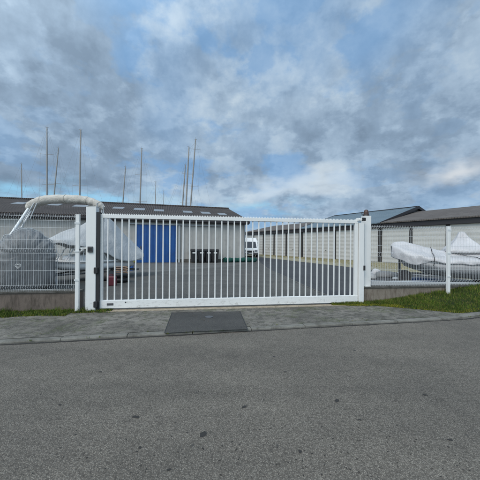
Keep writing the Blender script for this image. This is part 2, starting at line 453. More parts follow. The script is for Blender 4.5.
# ------------------------------------------------------------------ low walls
UPL=(Lu(87,0,300),Lu(97,0,300))
uw_l1=Lu(79,-.0,300); uw_l0=uw_l1-9
def wall(u0,u1,label,mat,ztop):
    r=thing('low_wall',label,'wall',L(u0,.15,0),GA)
    l=u1-u0
    MB().box((0,-.1,-.03),(l,.1,ztop-.05)).build('masonry',mat,r)
    MB().box((-.01,-.125,ztop-.05),(l,.12,ztop)).build('coping',M['coping'],r,bevel=.008)
    return r
wall(uw_l0,uw_l1,'low brown rendered wall under the mesh fence left of the gate',M['wall_render'],.51)
uw_r0=Lu(362.5,.0,290); uw_r1=uw_r0+10
wall(uw_r0,uw_r1,'low beige rendered wall under the mesh fence right of the gate',M['wall_grey'],.50)

# ------------------------------------------------------------------ mesh fences
def wires(m,u0,u1,z0,z1,folds,singles):
    def off(z):
        for f in folds:
            if abs(z-f)<.05: return -.035*(1-abs(z-f)/.05)
        return 0
    zs=sorted(set([z0,z1]+[f+k for f in folds for k in (-.05,0,.05)]))
    zs=[z for z in zs if z0<=z<=z1]
    n=int(round((u1-u0)/.05)); 
    for i in range(n+1):
        u=u0+(u1-u0)*i/n
        m.tube([(u,off(z),z) for z in zs],.0026,5,caps=False)
    hz=[f+k for f in folds for k in (-.05,.05)]+singles
    for z in hz: m.tube([(u0,-.005,z),(u1,-.005,z)],.0033,5,caps=False)
def fence(label,ua,posts,ztop,zbots,panels):
    r=thing('mesh_fence',label,'fence',L(ua,0,0),GA)
    z0=.515
    for (a,b) in panels:
        m=MB(); H=ztop-.03
        wires(m,a-ua,b-ua,z0,ztop,[H-.06,z0+(H-z0)*.53,z0+.09],[z0+(H-z0)*.27,z0+(H-z0)*.40,z0+(H-z0)*.68,z0+(H-z0)*.84])
        for i in range(0): pass
        o=m.build('wire_panel',M['wire'],r); o.location=(0,-.02,0)
    for u,zb in zip(posts,zbots):
        w=.04
        o=MB().box((u-ua-w,-.115,zb-.1),(u-ua+w,-.045,ztop+.0)).build('fence_post',M['white'],r,bevel=.006)
        cap=MB().box((u-ua-w-.004,-.119,ztop+.0),(u-ua+w+.004,-.041,ztop+.012)).build('post_cap',M['white'],o)
        for z in (.75,1.4,2.05): MB().box((u-ua-w-.012,-.125,z),(u-ua+w+.012,-.113,z+.04)).build('clip',M['wire'],o)
    return r
upl=Lu(77.3,-.08,300)
fl=fence('white wire mesh fence left of the gate with a wicker heart on it',upl,[upl,upl-2.52,upl-5.04],2.26,[ZG,ZG,ZG],[(upl-2.49,upl-.05),(upl-5.01,upl-2.55)])
u0r=Lu(370,0,280)
fr=fence('white wire mesh fence on the low wall right of the gate',u0r,[u_post,u_post+2.52,u_post+5.04],2.17,[.30,.4,.4],[(u0r,u_post-.05),(u_post+.05,u_post+2.47),(u_post+2.57,u_post+4.99)])
# heart
hc=L(Lu(18,-.06,266),-.06,0); hz=HC-(unroll(18,266)[1])/F*hc.y
pts=[]
for i in range(33):
    a=2*math.pi*i/32; x=16*math.sin(a)**3; z=13*math.cos(a)-5*math.cos(2*a)-2*math.cos(3*a)-math.cos(4*a)
    pts.append(Vector((x*.0036,0,z*.0036)))
m=MB().tube(pts,.007,7); m.tube([p*.62+Vector((0,.001,.003)) for p in pts],.004,6)
m.tube([(0,0,.02),(0,0,.09)],.003,5)
h=m.build('heart_ornament',M['heart']); h.location=(hc.x,hc.y,hz); h.rotation_euler=(0,0,GA)
tag(h,'small white wicker heart hanging on the left mesh fence','ornament')

# ------------------------------------------------------------------ gate pillars
def zat(px,py,pt): return HC-unroll(px,py)[1]/F*pt.y
a,b=UPL
zt=zat(92,207,L(a,0))
r=thing('gate_pillar','thick white steel pillar left of the sliding gate with a dark keypad','gate pillar',L((a+b)/2,0,ZG),GA)
w=(b-a)/2; print('pillar w',w*2,'top',zt)
MB().box((-w,-.10,-.05),(w,.10,zt-ZG)).build('column',M['white'],r,bevel=.008)
MB().box((-w-.006,-.106,zt-ZG),(w+.006,.106,zt-ZG+.015)).build('cap',M['white'],r)
kz=zat(90,249,L(a,0))-ZG
k=MB().box((-w*.55,-.135,kz-.075),(w*.45,-.1,kz+.06)).build('keypad',M['darkgrey'],r,bevel=.008)
MB().box((-w*.4,-.139,kz-.05),(w*.3,-.1345,kz+.03)).build('keypad_face',M['black'],k)
gx=w+.008
for y in (270,303.5):
    z=zat(95,y,L(b,0))-ZG
    MB().box((w-.035,-.13,z-.07),(w+.05,-.06,z+.07)).build('guide_block',M['black'],r,bevel=.01)
MB().box((w+.004,-.085,-.03),(w+.075,.06,zt-ZG-.12)).build('rubber_seal',M['black'],r)
# photocell arm between fence post and pillar
pz=zat(82,249.5,L(Lu(82),0))
r=thing('photocell','round white safety sensor on an arm beside the left gate pillar','sensor',L(Lu(81,-.05,250),-.06,pz),GA)
MB().tube([(0,-.03,0),(0,.05,0)],[.045,.05],14,smooth=False).build('housing',M['white'],r)
MB().tube([(0,-.036,0),(0,-.029,0)],.022,12,smooth=False).build('lens',M['darkgrey'],r)
MB().box((-.1,.01,.02),(UPL[0]-Lu(81,-.05,250)+.0,.03,.05)).build('arm',M['white'],r)
# receiving post at the right end of the gate and pillar on the wall
a=Lu(357.2,-.0,300); b=Lu(362,-.0,300)
zt=zat(360,223,L(a,0))
r=thing('gate_end_post','slim white steel post closing the right end of the gate','gate post',L((a+b)/2,-.02,ZG),GA)
w=(b-a)/2; MB().box((-w+.004,-.06,-.05),(w,.06,zt-ZG)).build('column',M['white'],r,bevel=.006)
z=zat(362,268,L(a,0))-ZG
MB().box((w-.02,-.075,z-.06),(w+.03,-.055,z+.07)).build('lock_plate',M['black'],r)
zr=zat(359,219,L(a,0))-ZG
g=MB().box((-w-.05,-.05,zr-.06),(w-.02,.05,zr+.02)).build('roller_bracket',M['white'],r,bevel=.012)
MB().tube([(-w+.03,-.075,zr-.02),(-w+.03,-.045,zr-.02)],.035,14,smooth=False).build('roller',M['white'],g)
MB().box((w-.075,-.085,zr-.055),(w+.03,-.052,zr+.03)).build('roller_cover',M['black'],g,bevel=.012)
a=Lu(362.6,.12,280); b=Lu(369,.12,280); zt=zat(365,216,L(a,.12))
r=thing('gate_pillar','white steel pillar standing on the low wall right of the gate, carrying a brown beacon','gate pillar',L((a+b)/2,.13,.50),GA)
w=(b-a)/2; MB().box((-w,-.09,0.0),(w,.09,zt-.5)).build('column',M['white'],r,bevel=.006)
MB().box((-w*.9,-.12,0),(w*.9,-.09,.012)).build('base_plate',M['white'],r)
r=thing('beacon_lamp','brown amber flashing beacon on top of the right gate pillar','beacon',L((a+b)/2,.13,zt),GA)
MB().tube([(0,0,0),(0,0,.05)],[.085,.075],16,smooth=False).build('lamp_base',M['lampbase'],r)
MB().tube([(0,0,.05),(0,0,.10),(0,0,.15),(0,0,.175)],[.068,.066,.055,.03],16).build('lens',M['amber'],r)
MB().tube([(-.095,0,.02),(-.13,0,.05),(-.12,0,.12)],.008,6).build('aerial',M['lampbase'],r)

# ------------------------------------------------------------------ sliding gate
u0=Lu(98.6,0,290); u1=Lu(357.0,0,290); GW=u1-u0
zb=zat(100,308.3,L(u0,0)); ztop=zat(100,214.3,L(u0,0)); print('gate z',zb,ztop,'w',GW)
zb=max(zb,ZG+.03)
r=thing('sliding_gate','long white barred sliding gate closing the boatyard entrance','gate',L(u0,0,ZG),GA)
B=zb-ZG; T=ztop-ZG
MB().box((0,-.045,B),(GW,.045,B+.185)).build('bottom_rail',M['white'],r,bevel=.006)
MB().box((0,-.035,T-.085),(GW,.035,T)).build('top_rail',M['white'],r,bevel=.005)
MB().box((0.002,-.034,B+.185),(.095,.034,T-.085)).build('end_stile',M['white'],r,bevel=.004)
MB().box((GW-.095,-.034,B+.185),(GW-.002,.034,T-.085)).build('end_stile',M['white'],r,bevel=.004)
nb=39; uf=Lu(107.7,0,270)-u0; ul=Lu(350.3,0,270)-u0; print('bar spacing',(ul-uf)/(nb-1))
nb=int(round((ul-uf)/.158))+1
for i in range(nb):
    x=uf+(ul-uf)*i/(nb-1)
    MB().box((x-.0145,-.0145,B+.185),(x+.0145,.0145,T-.085)).build('bar',M['white'],r,bevel=.003)
m=MB(); x=.02
while x<GW-.03:
    m.add([(x,-.003,T),(x+.024,-.003,T),(x+.012,-.003,T+.036),(x,.003,T),(x+.024,.003,T),(x+.012,.003,T+.036)],[(0,1,2),(3,5,4),(0,2,5,3),(1,4,5,2)]); x+=.04
m.build('spike_comb',M['white'],r)
m=MB().box((Lu(107.5,0,304)-u0,-.0485,B+.07),(Lu(114,0,304)-u0,-.0452,B+.12))
m.build('name_plate',M['darkgrey'],r)
x=Lu(126,0,302)-u0
MB().tube([(x,-.05,B+.135),(x,-.044,B+.135)],.016,10,smooth=False).build('screw_cap',M['darkgrey'],r)

# ------------------------------------------------------------------ garages on the right
P0=Vector((12.1,28.3,0)); D=Vector((-.498,.867,0)).normalized(); E=Vector((D.y,-D.x,0)) # D: away; E: to the back
MOD=2.75
def garage_block(t0,t1,zr,roofmat,label,trim,ov=.35,wback=13,ze=3.86):
    # local x along from near (t0) to far (t1); local y = -E direction? keep front at y=0, back at y=-
    ang=math.atan2(D.y,D.x); base=P0+D*t0
    r=thing('garage_block',label,'garage building',(base.x,base.y,ZG),ang)
    l=t1-t0; wb=-wback                      # local y axis points to the left of D, the back is -y
    zf=ze-.50-ZG; ze=ze-ZG; zr=zr-ZG
    MB().box((0.02,wb,-.05),(l-.02,-.25,zf+.1)).build('wall',M['garage_door'],r)
    # gable ends
    for x in (.02,l-.12):
        m=MB(); m.add([(x,-.25,zf+.1),(x,wb,zf+.1),(x,wb/2,zr-.15),(x+.1,-.25,zf+.1),(x+.1,wb,zf+.1),(x+.1,wb/2,zr-.15)],[(0,1,2),(3,5,4),(0,2,5,3),(1,4,5,2)])
        m.build('gable',M['fascia'],r)
    n=int(round(l/MOD)); mod=l/n
    for i in range(n if not trim else n+1):
        x=min(max(i*mod,.13),l-.13)
        MB().box((x-.13,-.24,-.05),(x+.13,-.06,zf)).build('pier',M['darkwall'],r)
    for i in range(n):
        o=MB().box((i*mod+.14,-.20,.03),((i+1)*mod-.14,-.10,zf-.02)).build('garage_door',M['garage_door'],r)
        MB().box((i*mod+mod/2-.09,-.10,1.0),(i*mod+mod/2+.09,-.06,1.04)).build('handle',M['darkwall'],o)
    MB().box((-.1,-.04,zf),(l+.1,.10,ze-.03)).build('fascia',M['fascia'],r)
    MB().box((-.1,-.24,zf),(l+.1,-.045,zf+.05)).build('soffit',M['fascia'],r)
    rp=[(0+ov*.7,ze),(wb/2,zr),(wb-ov,ze)]
    m=MB(); th=.10
    for (ya,za),(yb,zb_) in zip(rp[:-1],rp[1:]):
        m.add([(-.15,ya,za),(l+.15,ya,za),(l+.15,yb,zb_),(-.15,yb,zb_),(-.15,ya,za-th),(l+.15,ya,za-th),(l+.15,yb,zb_-th),(-.15,yb,zb_-th)],
              [(0,1,2,3),(4,7,6,5),(0,4,5,1),(1,5,6,2),(2,6,7,3),(3,7,4,0)])
    m.build('roof',roofmat,r)
    if trim:
        for x in (-.22,l+.155):
            m=MB()
            for (ya,za),(yb,zb_) in zip(rp[:-1],rp[1:]):
                m.add([(x,ya,za+.05),(x+.065,ya,za+.05),(x+.065,yb,zb_+.05),(x,yb,zb_+.05),(x,ya,za-.25),(x+.065,ya,za-.25),(x+.065,yb,zb_-.25),(x,yb,zb_-.25)],
                  [(0,1,2,3),(4,7,6,5),(0,4,5,1),(1,5,6,2),(2,6,7,3),(3,7,4,0)])
            m.build('barge_board',M['fascia'],r)
        MB().box((-.15,wb/2-.12,zr-.01),(l+.15,wb/2+.12,zr+.05)).build('ridge_cap',M['fascia'],r)
    return r
garage_block(8.5,8.5+MOD*5+.4,5.30,M['fibre_b'],'farthest garage block in the row, brown roof, seen through the gate',False)
garage_block(-2.72,8.2,5.92,M['metal_roof'],'middle garage block with a blue grey metal roof and dark edges',True)
garage_block(-2.72-MOD*6-.06,-2.745,5.38,M['fibre_b'],'nearest garage block with a weathered taupe roof behind the right fence',False)

# strip of pale grass before the garages and the darker lane
dv=D; gv=[]
def poly3(pts,z): return [(p[0],p[1]) for p in pts]
gp=[P0+D*23-E*.02, P0-D*22-E*.02]
near=[G(480,281,ZG)+Vector((6,-2,0)),G(480,281,ZG),G(410,274,ZG),G(360,268.4,ZG),G(310,262.8,ZG),G(275,258.9,ZG)]
near=near+[P0+D*23-E*2.2]
gl=[gp[0]]+[gp[1]]+near
struct(MB().sheet(poly3(gl,0),ZG+.008).build('grass_strip',M['drygrass']))
dl_=[G(560,300,ZG),G(420,299.5,ZG),G(345,303,ZG),G(305,286,ZG),G(284,276,ZG),G(270,270,ZG),G(260,263,ZG),G(258,258.5,ZG)]
lane=[near[0]+Vector((1,-1,0))]+[n for n in near[1:]]
lane=lane[:-1]+[G(262,257.2,ZG)]
pl=[p for p in lane]+[dl_[7],dl_[6],dl_[5],dl_[4],dl_[3],dl_[2],dl_[1],dl_[0]]
struct(MB().sheet(poly3(pl,0),ZG+.004).build('yard_lane',M['newtar']))
m=MB()
for a,b in zip(dl_[2:-1],dl_[3:]):
    t=(b-a).normalized(); n=Vector((-t.y,t.x,0))*.022
    m.add([a-n,b-n,b+n,a+n],[(0,1,2,3)])
m.v=[(v[0],v[1],ZG+.012) for v in m.v]
struct(m.build('lane_edging',M['kerb']))
m=MB()
for i in range(16000):
    t=random.uniform(-16,22); s=random.random()
    a=P0+D*t-E*.3
    # width of the strip at t
    q=a-E*random.uniform(0,1)*(2.0+max(0,(8-t))*.28)
    blade(m,(q.x,q.y,ZG),random.uniform(.04,.13),.012)
tag(m.build('dry_grass',M['blades_dry']),'pale dry grass along the foot of the garage doors','grass',kind='stuff')

# ------------------------------------------------------------------ long shed on the left
AN=R(16); CR=G(245.3,262.2,ZG); CR=Vector((0.485,25.0,0)); 
EL=Vector((-math.cos(AN),-math.sin(AN),0)); EB=Vector((-math.sin(AN),math.cos(AN),0))
LEN=36; WD=8.0; ZE=3.78; ZR=5.92
sh=thing('long_shed','long pale sheet clad shed with a brown skylit roof and a blue door','shed',(CR.x,CR.y,ZG),AN)
# local: x negative to the left, y to the back
def su(px,py=250,y=0):
    P=CR+EB*y; return -hit(px,py,P,EL)
m=MB().box((-LEN,0,-.05),(0,WD*2,ZE-ZG-.02))
for x in (-.12,-LEN):
    m.add([(x,0,ZE-ZG-.02),(x,2*WD,ZE-ZG-.02),(x,WD,ZR-ZG-.12),(x+.12,0,ZE-ZG-.02),(x+.12,2*WD,ZE-ZG-.02),(x+.12,WD,ZR-ZG-.12)],[(0,1,2),(3,5,4),(0,2,5,3),(1,4,5,2)])
m.build('wall',M['cladding'],sh)
MB().box((-LEN,-.03,-.02),(-.0,-.001,.28)).build('plinth',M['coping'],sh)
m=MB(); ze=ZE-ZG; zr=ZR-ZG
for (ya,za),(yb,zb_) in (((-.3,ze),(WD,zr)),((WD,zr),(2*WD+.3,ze))):
    xa=-LEN-.3; xb=.3
    m.add([(xa,ya,za),(xb,ya,za),(xb,yb,zb_),(xa,yb,zb_),(xa,ya,za-.09),(xb,ya,za-.09),(xb,yb,zb_-.09),(xa,yb,zb_-.09)],
          [(0,1,2,3),(4,7,6,5),(0,4,5,1),(1,5,6,2),(2,6,7,3),(3,7,4,0)])
m.xf(Matrix.Translation((0,0,.07)))
rf=m.build('roof',M['fibre'],sh)
MB().tube([(-LEN-.3,WD,zr+.08),(.3,WD,zr+.08)],.13,8).build('ridge_cap',M['fibre'],rf)
MB().box((-LEN-.3,-.44,ze-.22),(.3,-.305,ze-.02)).build('gutter',M['fascia'],sh)
MB().box((-LEN,-.30,ze-.30),(.25,-.012,ze-.12)).build('eaves_board',M['fascia'],sh)
slope=math.atan2(zr-ze,WD+.3)
def roofz(y): return ze+.07+(zr-ze)*(y+.3)/(WD+.3)
for (pa_,pb_,py) in ((14,26,203.3),(44,61,204.6),(74,87,206),(113,124,208),(134,145,209.3),(154,164,210.5),(183,192,212),(201,210,213),(218,226,214.2)):
    # find y on roof where the sight line meets
    pc=(pa_+pb_)/2; best=None
    for k in range(10,75):
        y=k*.1; x=su(pc,py,y); wp=CR+EL*(-x)+EB*y; z=HC-unroll(pc,py)[1]/F*wp.y
        e_=abs(z-ZG-roofz(y))
        if best is None or e_<best[0]: best=(e_,y,x)
    _,y,x=best; xa=su(pa_,py,y); xb=su(pb_,py,y)
    m=MB(); y0=y-.6; y1=y+.6
    m.add([(xa,y0,roofz(y0)+.03),(xb,y0,roofz(y0)+.03),(xb,y1,roofz(y1)+.03),(xa,y1,roofz(y1)+.03),(xa,y0,roofz(y0)-.03),(xb,y0,roofz(y0)-.03),(xb,y1,roofz(y1)-.03),(xa,y1,roofz(y1)-.03)],
       [(0,1,2,3),(4,7,6,5),(0,4,5,1),(1,5,6,2),(2,6,7,3),(3,7,4,0)])
    m.build('skylight',M['skylight'],rf)
xa,xb=su(136.5),su(177)
dz=(225-262)/-1
dr=MB().box((xa,-.09,.02),(xb,-.035,3.18)).build('sliding_door',M['bluedoor'],sh)
MB().box((xa+.3,-.14,1.1),(xa+.36,-.09,1.4)).build('handle',M['darkgrey'],dr)
m=MB().box((xa-.6,-.16,3.19),(xb+3.8,-.032,3.27)); m.build('door_rail',M['greysteel'],sh)
m=MB()
x=xb+.1; m.box((x,-.12,-.02),(x+.14,-.032,3.18)); m.build('door_frame',M['rub'],sh)
for px in (182.5,244):
    x=su(px); MB().tube([(x-.03,-.09,0),(x-.03,-.09,ze-.3),(x-.03,-.36,ze-.16)],.045,8).build('downpipe',M['rub'],sh)

# ------------------------------------------------------------------ wheelie bins before the shed
def make_bin():
    r=thing('wheeled_bin','','bin',group='black wheeled bins against the shed')
    rings=[]
    for z,w,d in ((.08,.21,.24),(.3,.225,.26),(.9,.27,.33),(1.0,.275,.34)):
        rings.append([Vector((-w,-d,z)),Vector((w,-d,z)),Vector((w,d*.9,z)),Vector((-w,d*.9,z))])
    MB().loft(rings,smooth=False).build('body',M['black'],r,bevel=.02)
    m=MB(); rings=[]
    for y,z in ((-.37,1.0),(-.36,1.05),(-.1,1.10),(.2,1.11),(.34,1.06)):
        rings.append([Vector((-.29,y,z-.045)),Vector((.29,y,z-.045)),Vector((.285,y,z)),Vector((-.285,y,z))])
    m.loft(rings,smooth=False).build('lid',M['black'],r,bevel=.01)
    MB().tube([(-.22,.36,1.0),(-.22,.42,1.04),(.22,.42,1.04),(.22,.36,1.0)],.018,8).build('handle',M['black'],r)
    for s in (-1,1):
        MB().tube([(s*.24-.03,.24,.1),(s*.24+.03,.24,.1)],.1,14,smooth=False).build('wheel',M['darkgrey'],r)
    m=MB().box((-.13,-.343,.76),(.13,-.325,.86)); m.build('sticker',M['mark'],r)
    return r
bins=[(194.2,'first black wheeled bin from the left against the shed wall'),(201.0,'second black wheeled bin from the left against the shed wall'),(207.8,'third black wheeled bin from the left against the shed wall'),(214.7,'rightmost black wheeled bin, set apart by the green netting')]
b0=make_bin(); b0.scale=(1.1,1.1,1.06)
for i,(px,lab) in enumerate(bins):
    x=su(px,255,-.6); p=CR+EL*(-x)+EB*(-.62-.05*(i%2)); rz=AN+random.uniform(-.12,.12)
    if i==0: b0.location=(p.x,p.y,ZG); b0.rotation_euler=(0,0,rz); b0['label']=lab
    else: copy_thing(b0,(p.x,p.y,ZG),rz,lab)
# green rolled netting
x0,x1=su(224,262,-.5),su(246,262,-.5)
pts=[];rr=[]
for i in range(26):
    f=i/25; x=x0+(x1+.9-x0)*f
    p=CR+EL*(-x)+EB*(-.55+.06*math.sin(i*1.3)); pts.append((p.x,p.y,ZG+.2+.02*math.sin(i*2.1))); rr.append(.205+.03*math.sin(i*1.7)+.02*math.sin(i*3.1))
m=MB().tube(pts,rr,14); tag(m.build('netting_roll',M['greentarp']),'long roll of dark green netting lying along the shed','netting roll')
ap=[CR+EL*30-EB*0,CR+EL*30-EB*9.5,G(100,274,ZG),G(140,273,ZG),G(180,270.5,ZG),G(225,267,ZG),G(247,264,ZG),CR+EB*.0+EL*(-.4)]
struct(MB().sheet([(p.x,p.y) for p in ap],ZG+.004).build('shed_apron',M['apron']))
# bits on the yard: yellow buoy and white hose
c=G(132.5,263.5,ZG); r=thing('buoy','small yellow mooring buoy by the blue shed door','buoy',(c.x,c.y,ZG))
MB().tube([(0,0,.0),(0,0,.06),(0,0,.16),(0,0,.27),(0,0,.36),(0,0,.40)],[.06,.14,.19,.17,.08,.03],14).build('float',M['yellow'],r)
MB().tube([(0,0,.39),(0,0,.46)],.018,8).build('eye',M['greysteel'],r)

# ------------------------------------------------------------------ van
def van():
    c=W(250.6,257,34); r=thing('white_van','white van parked beyond the corner of the shed, facing the gate','van',(c.x,c.y,ZG),R(3))
    # local: front at y=0 facing -y, length +y
    prof=[(0,.35),(-.02,.75),(.06,1.02),(.42,1.18),(1.05,1.98),(1.4,2.42),(1.8,2.52),(4.6,2.52),(5.1,2.45),(5.2,1.2),(5.2,.38)]
    def sec(x,inset):
        out=[]
        for y,z in prof:
            k=.12 if z>2.0 else 0.0
            out.append(Vector((x*(1-k) if abs(x)>.5 else x, y+inset, z)))
        return out
    rings=[sec(-.98,.08),sec(-.9,0),sec(.9,0),sec(.98,.08)]
    MB().loft(rings,smooth=False).build('body',M['gelcoat'],r,bevel=.03)
    m=MB().add([(-.78,.44,1.23),(.78,.44,1.23),(.70,1.02,1.96),(-.70,1.02,1.96),(-.78,.50,1.20),(.78,.50,1.20),(.70,1.1,1.92),(-.70,1.1,1.92)],[(0,1,2,3),(4,7,6,5),(0,4,5,1),(1,5,6,2),(2,6,7,3),(3,7,4,0)])
    m=MB(); m.add([(-.80,.40,1.20),(.80,.40,1.20),(.72,1.02,1.99),(-.72,1.02,1.99),(-.80,.52,1.20),(.80,.52,1.20),(.72,1.14,1.99),(-.72,1.14,1.99)],[(0,1,2,3),(4,7,6,5),(0,4,5,1),(1,5,6,2),(2,6,7,3),(3,7,4,0)])
    m.build('windscreen',M['glass'],r)
    MB().box((-.45,-.045,.62),(.45,.03,.86)).build('grille',M['black'],r,bevel=.02)
    MB().box((-.95,-.06,.33),(.95,.05,.58)).build('bumper',M['darkgrey'],r,bevel=.04)
    MB().box((-.26,-.07,.42),(.26,-.058,.53)).build('number_plate',M['mark'],r)
    for s in (-1,1):
        MB().box((min(s*.52,s*.86),-.035,.72),(max(s*.52,s*.86),.06,.96)).build('headlight',M['skylight'],r,bevel=.03)
        MB().box((min(s*.98,s*1.18),.75,1.28),(max(s*.98,s*1.18),.85,1.62)).build('mirror',M['black'],r,bevel=.03)
        m=MB().box((min(s*.955,s*.985),.95,1.35),(max(s*.955,s*.985),1.75,1.9)); m.build('side_window',M['glass'],r)
        for y in (.95,4.2):
            w=MB().tube([(s*.78,y,.34),(s*.99,y,.34)],.34,20,smooth=False).build('wheel',M['black'],r)
            MB().tube([(s*.985,y,.34),(s*1.0,y,.34)],.19,16,smooth=False).build('rim',M['greysteel'],w)
van()

# ------------------------------------------------------------------ sailing yachts behind the shed
def hull_rings(Ln,bm,z0,z1,n=12,keel=.0):
    rings=[]
    for i in range(n+1):
        f=i/n; x=-Ln/2+Ln*f
        w=bm*(math.sin(math.pi*min(1,(f*.72+.28)))**.75 if f<1 else 0.0)+.03
        zb=z0+(z1-z0)*.55*max(0,(f-.7)/.3)**2+(z1-z0)*.3*max(0,(.15-f)/.15)
        zt=z1+.18*f
        ring=[]
        for y,z in ((0,zb),(w*.55,zb+(zt-zb)*.15),(w*.9,zb+(zt-zb)*.5),(w,zt),(0,zt+.08),(-w,zt),(-w*.9,zb+(zt-zb)*.5),(-w*.55,zb+(zt-zb)*.15)):
            ring.append(Vector((x,y,z)))
        rings.append(ring)
    return rings
def yacht(px,py,pxb,pyb,Y,label,r0=.085,spread=(.45,.72),name='sailing_yacht',blue=False,thin=False):
    T=W(px,py,Y); Bq=W(pxb,pyb,Y); zd=2.75
    k=(zd-Bq.z)/(T.z-Bq.z); Bp=Bq+(T-Bq)*k
    r=thing(name,label,'sailing yacht',(Bp.x,Bp.y,ZG),random.uniform(.2,.6),'sailing yachts laid up behind the shed')
    Mi=Matrix.Rotation(-r.rotation_euler[2],4,'Z'); loc=Vector(r.location)
    def l(p): return Mi@(Vector(p)-loc)
    MB().loft(hull_rings(9,1.45,1.0,2.55)).build('hull',M['hullblue'] if blue else M['gelcoat'],r)
    MB().box((-.8,-.12,.25),(.9,.12,1.3)).build('keel',M['darkgrey'],r)
    for x in (-2.2,2.2):
        m=MB()
        for s in (-1,1): m.tube([(x,s*1.3,.0),(x,s*.8,1.35)],.05,6)
        m.box((x-.06,-1.3,-.02),(x+.06,1.3,.08))
        m.build('cradle_frame',M['greysteel'],r)
    MB().box((-1.6,-.8,2.55),(1.4,.8,3.0)).build('cabin',M['gelcoat'],r,bevel=.1)
    b=l(Bp); t=l(T); H=(t-b).length
    mm_=MB().tube([b,b+(t-b)*.75,t],[r0*1.15,r0*1.05,r0*.7],8)
    ma=mm_.build('mast',M['mast'],r)
    m=MB(); sp=[]
    for f in spread:
        c=b+(t-b)*f; w=1.15*(1-.35*f)
        a1=Mi@(Vector((1,.12,.06)))*w; a2=Mi@(Vector((-1,-.12,.06)))*w
        MB().tube([c+a2,c,c+a1],.022,5).build('spreader',M['mast'],ma); sp.append((c+a1,c+a2))
    m=MB(); q=t-b
    for s in (0,1):
        path=[t-q*.03]+[x[s] for x in sorted(sp,key=lambda c:-c[0].z)]+[b+(Mi@Vector((1.2 if s==0 else -1.2,.1,0)))]
        m.tube(path,.006,4,caps=False).build('shroud',M['mast'],ma); m=MB()
    MB().tube([t,(4.4,0,2.75)],.006,4,caps=False).build('forestay',M['mast'],ma); MB().tube([t,(-4.3,0,2.7)],.006,4,caps=False).build('backstay',M['mast'],ma)
    m=MB().tube([t,t+Vector((0,0,.35))],.014,4); m.box((t.x-.25,t.y-.02,t.z+.02),(t.x+.2,t.y+.02,t.z+.05))
    m.build('masthead_aerial',M['mast'],ma)
    return r
ys=[(21.5,164,21.8,198,44,'yacht whose short mast stands leftmost above the brown roof',.07,(.5,)),
(47,127.5,47,197,38,'yacht with the tallest mast of the left trio, above the rolled canvas',.085,(.47,.75)),
(58.5,148,54,197,46,'yacht with a slanting mast between the two tall left masts',.085,(.6,)),
(80.8,130,79.7,198,38,'yacht with a tall straight mast right of the slanting one',.10,(.47,)),
(125.5,167,122.8,204,46,'yacht with a short leaning mast left of the blue door',.085,(.5,)),
(141.8,148.5,140,205,42,'yacht with a tall mast rising above the blue shed door',.095,(.4,.7)),
(155.8,182,155.2,206,50,'yacht with a very short thin mast right of the blue door mast',.06,(.5,)),
(163.8,191,163.6,206,52,'yacht with the smallest thinnest mast, above the shed roof',.05,(.5,)),
(185.4,165,182.4,207,46,'yacht with the lowest mast of the crowded right trio',.10,(.35,)),
(189,147,185.9,208,44,'yacht with the middle mast of the crowded right trio',.12,(.38,.7)),
(195.6,139.5,190.4,208,40,'yacht with the tallest leaning mast of the crowded right trio',.095,(.52,.9))]
for i,(a,b,c,d_,Y,lab,r0,sp) in enumerate(ys): yacht(a,b,c,d_,Y,lab,r0,sp,blue=(i%3==1))

# ------------------------------------------------------------------ boats inside the yard, left
def wrinkle(v,a,s): 
    n=noise.noise_vector(Vector(v)*s); return Vector(v)+n*a
# grey tarped boat by the fence
def ring_dome(c,ux,w,h,z0,n=13,pw=1.0):
    out=[]
    for i in range(n):
        a=math.pi*i/(n-1); x=-math.cos(a)*w; z=z0+(math.sin(a)**pw)*h
        out.append(Vector((c[0],c[1],0))+ux*x+Vector((0,0,z)))
    return out
P1=W(29,270,7.55); axis=Vector((-.62,.78,0)).normalized(); ux=Vector((axis.y,-axis.x,0))
P1=Vector((P1.x,P1.y,0))+ux*(-.05)
rg=[]
for s,w,h,z0 in ((0,.40,1.15,.45),(.08,.62,1.62,.24),(.3,.70,1.84,.15),(.8,.72,1.9,.15),(1.6,.74,1.84,.2),(2.6,.74,1.55,.25),(3.6,.64,1.05,.3),(4.3,.4,.7,.4)):
    c=P1+axis*s; ring=ring_dome(c,ux,w,h,z0,57,.42)
    if s==0: 
        pass
    out=[]
    for k_,p in enumerate(ring):
        rad=(p-(c+Vector((0,0,.9)))); rad.normalize()
        pl=.075*noise.noise(Vector((k_*.42,s*.55,4)))+.035*noise.noise(Vector((k_*.95,s*1.1,9)))-.05*math.exp(-((k_-17)/2.2)**2)-.05*math.exp(-((k_-40)/2.5)**2)
        out.append(wrinkle(p+rad*pl,.07,1.9))
    rg.append(out)
r=thing('covered_boat','boat wrapped in a wrinkled dark grey tarpaulin behind the left fence','covered boat',(P1.x,P1.y,ZG))
m=MB().loft(rg,closed=True,caps=True); o=m.build('tarpaulin',M['tarp_grey'],r,off=(P1.x,P1.y,ZG),subsurf=2)
for s in (.32,1.5,2.6):
    m=MB()
    i=[.0,.08,.3,.8,1.6,2.6,3.6,4.3].index(min([.0,.08,.3,.8,1.6,2.6,3.6,4.3],key=lambda q:abs(q-s)))
    m.tube([p+(p-(P1+axis*s+Vector((0,0,1))))*.035 for p in rg[i]],.012,5)
    m.build('rope',M['rub'],r,off=(P1.x,P1.y,ZG))
for s in (.7,2.6):
    c=P1+axis*s; m=MB().tube([c-ux*.5+Vector((0,0,ZG+.08)),c+ux*.5+Vector((0,0,ZG+.08))],.08,8)
    m.build('chock',M['darkgrey'],r,off=(P1.x,P1.y,ZG))
